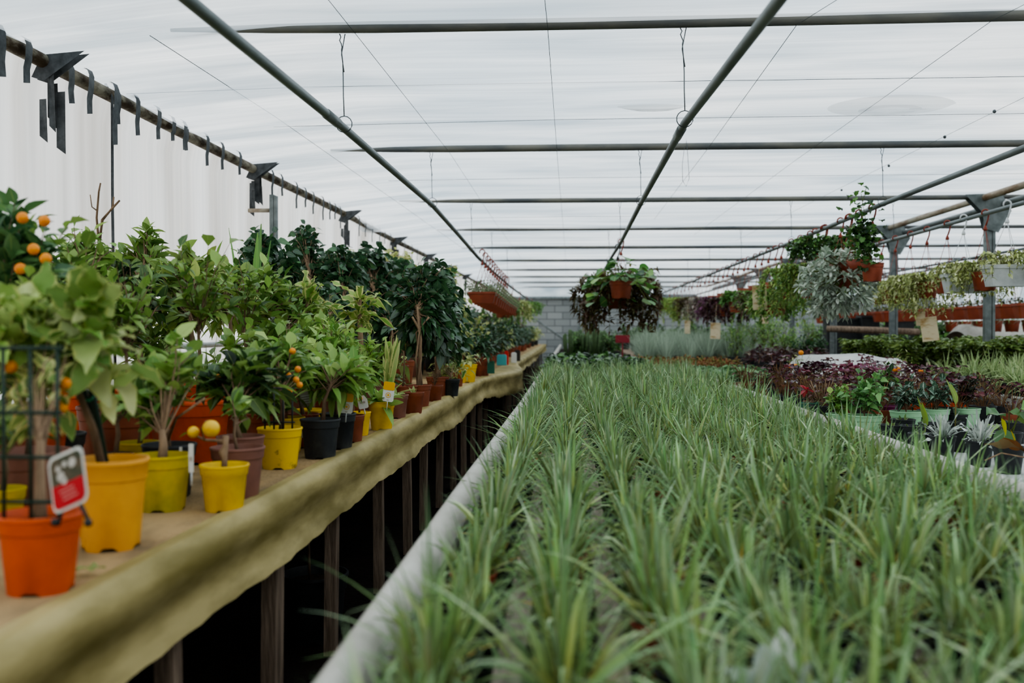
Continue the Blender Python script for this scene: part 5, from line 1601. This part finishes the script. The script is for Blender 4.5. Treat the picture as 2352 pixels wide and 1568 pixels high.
# young banana like leaves
for (u0, v0, u1, v1, Y, lab, pal) in ((2195, 930, 2172, 866, 4.9, 'single unfurling pale green leaf standing above the purple oxalis', [C('#b5cf6f'), C('#9cbc55')]), (2125, 985, 2106, 905, 4.7, 'yellow-green toothed leaf blade standing in front of the mint pots', [C('#a6b53a'), C('#8fae3a')])):
    a = P(u0, v0, Y); b = P(u1, v1, Y)
    r = potted('potted_seedling', lab, 'potted plant', u0, Y, .045, .08, 'black', z=ZD)
    a = a - r.location; b = b - r.location
    g = Geo(); g.tube([(0, 0, .06), tuple(a)], .004, 5); g.build('stem', M_twig, r)
    lv = Leaves(); lv.add([a, a], [b - a, (b - a) + Vector((.02, 0, -.01))], [(b - a).length, (b - a).length * .8], [.05, .035], .05, palette(pal, 2), rows=7, fold=.3, roll=np.array([.3, -.5])); lv.build('foliage', LM, r)
# tall single oxalis clumps with orange berries
for (u, Y, lab) in ((1860, 7.4, 'clump of dark purple oxalis standing above the others near the white cloth'), (1945, 7.0, 'crimson purple oxalis clump left of the pale unfurling leaf'), (1990, 6.7, 'pinkish purple oxalis clump behind the wide mint pot')):
    r = rp('potted_oxalis', lab, u, Y, .08, .12, 'black')
    g = Geo(); lv = Leaves(); B = []; D = []
    for k in range(24):
        a = RG.uniform(0, 6.28); l = RG.uniform(.12, .22); q = RG.uniform(.02, .15)
        p = np.array([q * math.cos(a), q * math.sin(a), .1 + l]); g.tube([(0, 0, .1), (p[0] * .4, p[1] * .4, .1 + l * .6), tuple(p)], .002, 4, cap=False)
        for j in range(3):
            b = a + j * 2.09; B.append(p); D.append((math.cos(b), math.sin(b), -.1))
    pal = [C('#3f1626'), C('#521c33')] if u == 1860 else ([C('#8c1f46'), C('#6c1a3a')] if u == 1945 else [C('#8c3a63'), C('#a04a70')])
    lv.add(np.array(B), np.array(D), .05, .055, .1, palette(pal, len(B)), rows=4, prof='obov'); lv.build('foliage', LM, r); g.build('stem', M_bark2, r)
for (u, Y, lab, fr) in ((1835, 7.9, 'wispy plant with orange berries in front of the maroon plants', ((1815, 841), (1827, 841), (1840, 810))), (2060, 7.6, 'small wispy plant with orange berries below the spider plants', ((2052, 849), (2062, 848), (2115, 853)))):
    r = rp('potted_berry_plant', lab, u, Y, .07, .12, 'black')
    bush(r, [(0, 0, .1), (0, 0, .16)], .003, [((0, 0, .3), (.16, .16, .14), 30)], 6, .03, .008, .3, yelgrP + fernP, LM, twr=.5)
    for (fu, fv) in fr:
        fruit(r, tuple(P(fu, fv, Y) - r.location), .02, M_orangefruit)
# white cloth heap
def heap(u, v):
    x = u * 2 - 1; y = v * 2 - 1
    q = max(0, 1 - (x * x) ** 1.5) * max(0, 1 - (y * y) ** 2)
    return (2.62 + x * .42 + .02 * n1(y * 4, 1), 9.7 + y * 1.1, ZD + .01 + .31 * min(1, q * 1.6) ** .6 + .03 * n3(x * 3, y * 6) * q + .02 * n1(x * 9, y * 5))
o = grid('cloth_sheet', 24, 30, heap, mat('fleece_white', C('#e9e9e6'), C('#d3d4d2'), .8, 8, .1), None); tag(o, 'white cloth sheet heaped over something on the cloth-covered bench beyond the oxalis', 'cloth')
def roll2(u, v):
    a = PI * u; x = 5.35 + v * 3.6
    return (x, 14.2 - .5 * math.cos(a) + .04 * n1(x * 2, a), CZ - .27 + .35 * abs(math.sin(a)) ** .7 + .03 * n2(x * 1.5, a * 2) - .1 * (1 if v in (0, 1) else 0))
o = grid('cloth_cover', 16, 40, roll2, M_lip, None); tag(o, 'grey-white cloth cover bulging behind the nearest steel post', 'cloth')
Geo().box(5.25, 9.0, 13.6, 14.8, CZ - .42, CZ - .32).box(5.3, 5.4, 13.7, 13.8, 0, CZ - .42).box(8.8, 8.9, 13.7, 13.8, 0, CZ - .42).box(5.3, 5.4, 14.6, 14.7, 0, CZ - .42).box(8.8, 8.9, 14.6, 14.7, 0, CZ - .42).build('cover_table', M_wood, None, False)
o = bpy.data.objects['cover_table']; tag(o, 'table under the grey-white cloth cover', 'table')

# spider plants and nettle-like plants on the raised bed
def b_spider(r):
    add_pot(r, .06, .09, 'black', 14)
    lv = Leaves(); tuft_leaves(lv, 46, .3, .017, .65, .75, [C('#7fa35a'), C('#6a9350')], [C('#7ba25c'), C('#a9c183')], .02, .08, 7, 'blade', fold=.3); lv.build('foliage', LMsp, r)
field('potted_spider_plant', 'green and cream striped spider plant on the raised bed at right', 'spider plants on the raised bed', b_spider, gridpts(3.32, 5.2, 6.5, 9.5, .27, .29), z=ZB, sc=(.9, 1.2))
def b_mint(r):
    add_pot(r, .07, .1, 'black', 14)
    g = Geo(); lv = Leaves(); B = []; D = []
    for k in range(14):
        a = RG.uniform(0, 6.28); q = .1 * math.sqrt(RG.random()); h = RG.uniform(.22, .31)
        x0, y0 = q * math.cos(a), q * math.sin(a); g.tube([(x0 * .4, y0 * .4, .08), (x0, y0, .08 + h)], .003, 4, cap=False)
        for t in (.45, .6, .75, .9, 1.0):
            for j in range(3 if t < .9 else 5):
                b = RG.uniform(0, 6.28); B.append((x0 * (.4 + .6 * t), y0 * (.4 + .6 * t), .08 + h * t)); D.append((math.cos(b), math.sin(b), .25))
    n = len(B); lv.add(np.array(B), np.array(D), .075, .04, .35, palette(mintP, n), rows=4); lv.build('foliage', LM, r); g.build('stem', M_twig, r)
field('potted_nettle', 'bushy yellow-green nettle-like plant on the raised bed at right', 'nettle-like plants on the raised bed', b_mint, gridpts(3.3, 5.6, 9.75, 12.4, .29, .3), z=ZB, sc=(.92, 1.12))
# next bay: dark shrubs, crates, rail
def b_nb(r):
    add_pot(r, .13, .2, 'black', 14)
    bush(r, [(0, 0, .18), (0, 0, .3)], .01, [((0, 0, .5), (.3, .3, .3), 60)], 7, .1, .045, .4, darkP + fernP, LM)
field('potted_bush', 'dark green shrub in the bay beyond the steel posts', 'shrubs of the next bay', b_nb, gridpts(5.4, 10.8, 17, 23, .75, 1.6), (.9, 1.4), z=CZ - .75)
o = Geo().box(4.4, 11.2, 15.3, 24, CZ - .85, CZ - .76).box(4.45, 4.55, 15.4, 15.5, 0, CZ - .85).box(11, 11.1, 15.4, 15.5, 0, CZ - .85).build('growing_table', M_wood, None, False); tag(o, 'dark growing table in the bay beyond the steel posts', 'table')
for (u, v0, v1, u1, Y, lab) in ((1900, 757, 732, 1975, 17.4, 'black crate below the orange planter row, left one'), (1980, 752, 726, 2020, 17.2, 'black crate below the orange planter row, middle one'), (2045, 755, 735, 2100, 17.4, 'black crate below the orange planter row, right one'), (2280, 750, 722, 2305, 15.9, 'black crate behind the cloth cover')):
    x0, x1 = X(u, Y), X(u1, Y); z0, z1 = px(v0, Y), px(v1, Y)
    g = Geo(); g.box(x0, x1, Y, Y + .3, CZ - .755, z1); g.box(x0 - .02, x1 + .02, Y - .02, Y + .32, z1 - .03, z1 + .01)
    tag(g.build('crate', M_blackpl, None, False), lab, 'crate')
g = Geo(); g.tube([P(1900, 755, 15.5), P(2010, 758, 15.6), P(2110, 762, 15.8)], .05, 8); tag(g.build('wood_rail', M_wood), 'rough wooden rail between the second and third steel posts', 'rail')

# ================================================================== HANGING BASKETS
def basket(lab, k, Y, R, H, col, zr, kind, pal=None, group=None, m=None, hookm=None, n=26, ln=.25, L=.05, W=.03, out=.12, x=None, up=.08, per=.03, name='hanging_basket', mt=None):
    zp, xp = pipe_z(k, Y)
    r = thing(name, lab, 'hanging plant', (xp if x is None else x, Y, zr - H), 0, group)
    col and add_pot(r, R, H, col, 24)
    lathe_hook(r, zp - (zr - H) + .005, H, R, hookm or M_redpl)
    if kind == 'trail':
        trail(r, R, H * .95, n, ln, L, W, pal, mt or LM, out, up, per=per)
    return r
# middle pipe: round leaved plant and dark trailing plant
r = basket('round-leaved green plant in a terracotta hanging pot on the middle pipe', 'B', 10.3, .125, .18, 'terra', px(646, 10.3), 'none')
lv = Leaves(); n = 80
a = RG.uniform(0, 6.28, n); q = .32 * np.sqrt(RG.random(n)); z = .2 + .24 * RG.random(n) * (1 - (q / .36) ** 2) - .34 * np.clip((q - .16) / .16, 0, 1) * RG.random(n)
b = np.stack([q * np.cos(a), q * np.sin(a) - .03, z], 1); D = np.stack([np.cos(a), np.sin(a) - .4, RG.uniform(-.6, .5, n)], 1)
lv.add(b, D, RG.uniform(.08, .13, n), RG.uniform(.08, .12, n), .2, palette([C('#4c8a3c'), C('#3b7440'), C('#5f9c4a'), C('#2f6443'), C('#85b04a')], n), rows=6, prof='round', fold=.08)
lv.build('foliage', LM, r)
g = Geo()
for i in range(n):
    if i % 2 == 0:
        g.tube([(0, 0, .16), (b[i][0] * .5, b[i][1] * .5, max(.2, b[i][2] * .9)), tuple(b[i])], .003, 4, cap=False)
g.build('stem', M_twig, r)
r = basket('big dark bronze trailing plant hanging behind the round-leaved plant', 'B', 11.0, .14, .18, 'terra', px(672, 11.0), 'trail', bronzeP, n=95, ln=.52, L=.08, W=.034, out=.3, up=.2, per=.016, hookm=M_blackpl)
lv = Leaves(); g = Geo(); B = []; D = []
for i in range(80):
    a = RG.uniform(0, 6.28); e = RG.uniform(.1, 1.1); l = RG.uniform(.3, .52)
    d = np.array([math.cos(a) * math.cos(e * .7), math.sin(a) * math.cos(e * .7), math.sin(e * .7) * .9]); p = d * l * np.array([1.05, 1.0, .75]) + np.array([0, 0, .16])
    g.tube([(0, 0, .16), tuple(d * l * .6 + np.array([0, 0, .2])), tuple(p)], .003, 4, cap=False)
    for t in np.linspace(.35, 1, 11):
        B.append(d * l * t + np.array([0, 0, .17 + .06 * math.sin(t * 3)])); D.append(d * .5 + RG.normal(0, .5, 3) + np.array([0, 0, -.3]))
lv.add(np.array(B), np.array(D), .075, .028, .5, palette(bronzeP + [C('#7c7a4a')], len(B)), rows=5, prof='lance'); lv.build('foliage', LM, r); g.build('stem', M_bark, r)
# hook-lined pipe C
r = basket('tall ivy geranium in a terracotta pot with shoots climbing the hook-lined pipe', 'C', 7.65, .085, .14, 'terra', px(607, 7.65), 'none')
lv = Leaves(); g = Geo(); B = []; D = []
for (u, v, k_) in ((1985, 560, 60), (1975, 520, 40), (1995, 580, 50), (1960, 545, 36), (1990, 545, 40), (1975, 480, 16), (1978, 445, 9)):
    c = np.array(P(u, v, 7.6) - r.location)
    g.tube([(0, 0, .12), tuple(c * .5 + np.array([0, 0, .08])), tuple(c)], .003, 4)
    q = RG.normal(0, 1, (k_, 3)) * np.array([.05, .05, .06 if v > 500 else .04]); B.append(c + q); D.append(rnd_dirs(k_, .3))
g.tube([P(1975, 530, 7.6) - r.location, P(1980, 470, 7.6) - r.location, P(1990, 430, 7.6) - r.location], .0025, 4)
B = np.concatenate(B); D = np.concatenate(D); lv.add(B, D, .045, .045, .2, palette(fernP + darkP, len(B)), rows=5, prof='round', wave=.12); lv.build('foliage', LM, r); g.build('stem', M_twig, r)
r = basket('leafy green ivy basket just left of the climbing geranium', 'C', 9.05, .1, .14, 'terra', px(585, 9.05), 'trail', fernP + darkP, n=60, ln=.16, L=.045, W=.04, out=.2, up=.16, per=.012)
r = basket('dense silver-grey leaved hanging plant, the largest on the hook-lined pipe', 'C', 8.3, .1, .14, 'terra', px(625, 8.3), 'none')
lv = Leaves(); nT = 190
dd = rnd_dirs(nT, -.1); rad = .3 * RG.random(nT) ** .22
c0 = np.array([0, 0, -.02]) + np.array(P(1922, 645, 8.25) - r.location) * 1.0
T = c0 + dd * rad[:, None] * np.array([.98, .95, .9])
B = np.repeat(T, 9, 0) + RG.normal(0, .008, (nT * 9, 3)); D = np.repeat(dd, 9, 0) * .6 + rnd_dirs(nT * 9, 0)
lv.add(B, D, .07, .026, .15, palette(silverP, len(B)), rows=5, prof='obov', fold=.15); lv.build('foliage', LMs, r)
g = Geo()
for i in range(0, nT, 2):
    g.tube([(0, 0, .12), tuple((T[i] + np.array([0, 0, .15])) / 2), tuple(T[i])], .004, 4, cap=False)
g.build('stem', M_twig, r)
r = basket('yellow-green bushy hanging plant left of the silver-grey plant', 'C', 9.6, .11, .15, 'terra', px(650, 9.6), 'trail', limeP + fernP + citrusP, n=80, ln=.28, L=.045, W=.024, out=.2, up=.2, per=.012)
r = basket('second yellow-green hanging plant with drooping yellow shoots', 'C', 10.4, .11, .15, 'terra', px(655, 10.4), 'trail', limeP + fernP, n=80, ln=.45, L=.05, W=.024, out=.2, up=.2, per=.014)
seq = [(11.2, fernP + brightP, .3, 'leafy green hanging basket with a tan card in front'), (12.0, bronzeP + fernP, .25, 'hanging basket with mixed green and bronze leaves left of the tan card'), (12.9, fernP, .1, 'orange-red hanging trough pot with low green leaves'), (13.7, fernP, .12, 'orange-red hanging pot left of the hanging trough pot'),
       (14.6, maroonP, .35, 'hanging basket trailing purple leaves'), (15.5, [C('#8c3a7a'), C('#a85a92')] + maroonP, .3, 'hanging basket with magenta leaves'), (16.5, [C('#b9a9a0'), C('#7a5f58'), C('#8f9a7f')] + maroonP, .35, 'hanging basket with pale and purple mottled leaves'),
       (17.6, [C('#b9a9a0'), C('#8a6f68'), C('#9aa58a')], .35, 'farther hanging basket with pale mottled leaves'), (18.8, bronzeP, .3, 'far hanging basket with bronze leaves'), (20, brightP + limeP, .45, 'far hanging basket with lime trailing leaves'), (21.4, brightP + limeP, .4, 'farther hanging basket with lime trailing leaves'), (23, brightP, .35, 'farthest bright green hanging basket on the hook-lined pipe')]
for (Y, pal, ln, lab) in seq:
    r = basket(lab, 'C', Y, .13, .17, 'terra', px(690, Y) if Y < 13.8 else px(700 - (Y - 14) * .5, Y), 'trail', pal, n=55, ln=ln, L=.07, W=.038, out=.16 if ln > .12 else .05, up=.12, per=.02)
# spare hooks on the pipe with their wires belong to baskets behind; add the visible row of hooks
hk = [8.0 + .27 * i for i in range(3)] + [9.1, 9.4, 10.0, 10.9, 11.6, 12.4, 13.2, 14.1, 15, 16, 17, 18, 19.3, 20.6, 22, 24, 26]
for i, Y in enumerate(hk):
    zp, xp = pipe_z('C', Y)
    r = thing('hanging_hook', 'red-brown plastic hook with thin wires on the hook-lined pipe', 'hook', (xp, Y, zp), 0, 'red-brown hooks on the hook-lined pipe')
    lathe_hook(r, .005, -.36, .1, M_redpl)
    # the wires lead to a shared tray
    Geo().lathe([(.07, -.43), (.1, -.36), (.094, -.36), (.066, -.42)], 12).build('tray', M_pot['terra'], r)
# variegated row on pipe D
for (Y, zr, col, lab, ln, n) in ((8.15, px(628, 8.15), 'terra', 'terracotta pot with trailing variegated creeper nearest the first steel post', .3, 50), (8.95, px(638, 8.95), 'terra', 'clean terracotta hanging pot with sparse variegated creeper', .05, 22), (9.45, px(650, 9.45), 'terra', 'terracotta pot overgrown by variegated creeper, third on the pipe beside the posts', .35, 60),
                                 (9.9, px(655, 9.9), 'terra', 'terracotta pot overgrown by variegated creeper, fourth on the pipe beside the posts', .3, 60), (10.35, px(665, 10.35), 'terra', 'terracotta pot with reddish variegated creeper, fifth on the pipe beside the posts', .25, 50), (10.8, px(668, 10.8), 'terra', 'terracotta pot with variegated creeper behind the second steel post', .25, 40)):
    basket(lab, 'D', Y, .105, .15, col, zr, 'trail', yelgrP, n=n, ln=ln, L=.045, W=.024, out=.1, up=.1, per=.017)
for (Y, u, lab) in ((7.6, 2312, 'white hanging trough with variegated creeper at the right picture edge'), (8.5, 2212, 'white hanging trough between the terracotta pots')):
    zp, xp = pipe_z('D', Y); zr = px(612 if Y < 8 else 632, Y); H = .16
    r = thing('hanging_trough', lab, 'hanging plant', (X(u, Y), Y, zr - H), 0)
    box_pot(r, .34, .17, H, 'white'); lathe_hook(r, zp - zr + H + .005, H, .13, M_whitepl)
    trail(r, .12, H, 40, .18, .045, .024, yelgrP, LM, .1, .1, per=.02)
# row of troughs on the left pipe
for i in range(12):
    Y = 10.6 + .4 * i
    zp, xp = pipe_z('A', Y); H = .12; zr = px(670, 10.6) - .006 * i
    lab = 'terracotta trough with small-leaved creeper hanging over the tarp-edged bench'
    if i == 0:
        t0 = thing('hanging_trough', 'nearest terracotta trough with small-leaved creeper hanging over the tarp-edged bench', 'hanging plant', (xp + .09, Y, zr - H), 0, 'nearest trough on the left pipe')
        box_pot(t0, .3, .17, H, 'terra'); lathe_hook(t0, zp - zr + H + .005, H, .12, M_redpl)
        lv = Leaves(); n = 260
        b = np.stack([RG.uniform(-.2, .2, n), RG.uniform(-.12, .12, n), H - .03 + .15 * RG.random(n)], 1); lv.add(b, rnd_dirs(n, .2), .034, .02, .2, palette([C('#6f8a5a'), C('#8a9a72'), C('#7a6f5a'), C('#55724a')], n), rows=3); lv.build('foliage', LM, t0)
    else:
        dup(t0, (xp + .09, Y, zr - H), 0, lab, 'terracotta troughs on the left pipe')
for (Y, lab, pal, ln) in ((15.5, 'hanging basket with green trailing leaves beyond the troughs on the left pipe', fernP, .35), (17.5, 'second hanging basket beyond the troughs on the left pipe', yelgrP, .35), (20, 'third hanging basket beyond the troughs on the left pipe', fernP + brightP, .4), (23, 'far terracotta hanging pot near the end of the left pipe', fernP, .3), (26, 'farthest terracotta hanging pot on the left pipe', fernP, .2)):
    basket(lab, 'A', Y, .15, .2, 'terra', px(700, Y), 'trail', pal, n=40, ln=ln, L=.07, W=.035, out=.15, per=.025)
# orange troughs in the next bay
for i in range(20):
    Y = 11.6 + .48 * i; zr = CZ + .3; H = .17
    if i == 0:
        t1 = thing('hanging_trough', 'orange trough in the row hanging beyond the steel posts', 'hanging plant', (5.2, Y, zr - H), 0, 'orange troughs beyond the steel posts')
        box_pot(t1, .36, .2, H, 'terra'); lathe_hook(t1, CZ + .935 - zr + H, H, .13, M_redpl)
        lv = Leaves(); n = 60; b = np.stack([RG.uniform(-.16, .16, n), RG.uniform(-.08, .08, n), H + .06 * RG.random(n)], 1); lv.add(b, rnd_dirs(n, .3), .06, .03, .3, palette(darkP + bronzeP, n), rows=3); lv.build('foliage', LM, t1)
    else:
        dup(t1, (5.2, Y, zr - H), 0)
for i in range(9):
    Y = 11.0 + .5 * i; zr = CZ + .12; H = .15
    if i == 0:
        t2 = thing('hanging_trough', 'dark red pot in the lower row hanging beyond the steel posts', 'hanging plant', (5.6, Y, zr - H), 0, 'dark red pots beyond the steel posts')
        add_pot(t2, .1, H, 'terra', 16); lathe_hook(t2, CZ + .93 - zr + H, H, .1, M_redpl)
        lv = Leaves(); n = 40; b = np.stack([RG.uniform(-.1, .1, n), RG.uniform(-.1, .1, n), H + .04 * RG.random(n)], 1); lv.add(b, rnd_dirs(n, -.4), .1, .012, .5, palette(silverP + fernP, n), rows=4); lv.build('foliage', LM, t2)
    else:
        dup(t2, (5.6, Y, zr - H), 0)
o = None
g = Geo(); g.tube([(5.6, 5, CZ + .93), (5.6, 30, CZ + .93)], .016, 8); tag(g.build('hanging_pipe', M_steel), 'second grey pipe in the bay beyond the steel posts', 'pipe')
# cards hanging from baskets
for (u0, v0, u1, v1, Y, tl, lab) in ((1722, 655, 1755, 712, 10.9, -.03, 'large tan stained card hanging from the baskets left of the yellow-green plants'), (2100, 728, 2139, 783, 9.6, -.12, 'tan stained card with two brown bands hanging below the variegated creeper'), (2092, 716, 2114, 748, 9.8, 0, 'pale card half hidden behind the banded card'), (1629, 741, 1652, 778, 14.2, .03, 'pale tan card over the hazy silver-green bushes'), (1570, 736, 1583, 766, 15.2, 0, 'narrow tan card over the hazy silver-green bushes'), (1741, 700, 1760, 743, 13.0, 0, 'tan card half hidden behind the large stained card')):
    a = P(u0, v1, Y); b = P(u1, v0, Y); w = b.x - a.x; h = b.z - a.z
    g = Geo(); n = 5
    V = []
    for j in range(n + 1):
        for i in range(n + 1):
            V.append((-w / 2 + w * i / n, .006 * math.sin(j * 1.1) + .004 * i / n, -h * j / n))
    g.add(V, [(j * (n + 1) + i, j * (n + 1) + i + 1, (j + 1) * (n + 1) + i + 1, (j + 1) * (n + 1) + i) for j in range(n) for i in range(n)])
    g.tube([(0, 0, -.01), (0, .01, .12), (0.01, .02, .25)], .002, 4)
    o = g.build('hanging_card', M_paper); o.location = ((a.x + b.x) / 2, Y - .14, b.z); o.rotation_euler = (0, tl, 0)
    tag(o, lab, 'card')
# ================================================================== LIGHT
w = bpy.data.worlds.new('sky')
scn.world = w
w.use_nodes = True
nt = w.node_tree; nt.nodes.clear(); N = nt.nodes; Lk = nt.links
out = N.new('ShaderNodeOutputWorld'); bg = N.new('ShaderNodeBackground'); bg.inputs[1].default_value = 1.35
tc = N.new('ShaderNodeTexCoord'); nz = N.new('ShaderNodeTexNoise'); nz.inputs['Scale'].default_value = 3.0; nz.inputs['Detail'].default_value = 3
Lk.new(tc.outputs['Generated'], nz.inputs['Vector'])
cr = N.new('ShaderNodeValToRGB')
cr.color_ramp.elements[0].position = 0.38; cr.color_ramp.elements[1].position = 0.6
cr.color_ramp.elements[0].color = (0.55, 0.65, 0.73, 1); cr.color_ramp.elements[1].color = (0.79, 0.80, 0.80, 1)
Lk.new(nz.outputs[0], cr.inputs[0]); Lk.new(cr.outputs[0], bg.inputs[0]); Lk.new(bg.outputs[0], out.inputs[0])
w.cycles.sampling_method = 'AUTOMATIC'
scn.view_settings.view_transform = 'AgX'
scn.view_settings.look = 'AgX - Medium High Contrast'
scn.view_settings.exposure = 0.72
cy = scn.cycles
cy.use_adaptive_sampling = True; cy.adaptive_threshold = 0.045
cy.max_bounces = 5; cy.diffuse_bounces = 2; cy.glossy_bounces = 2; cy.transmission_bounces = 4; cy.transparent_max_bounces = 8
cy.caustics_reflective = False; cy.caustics_refractive = False
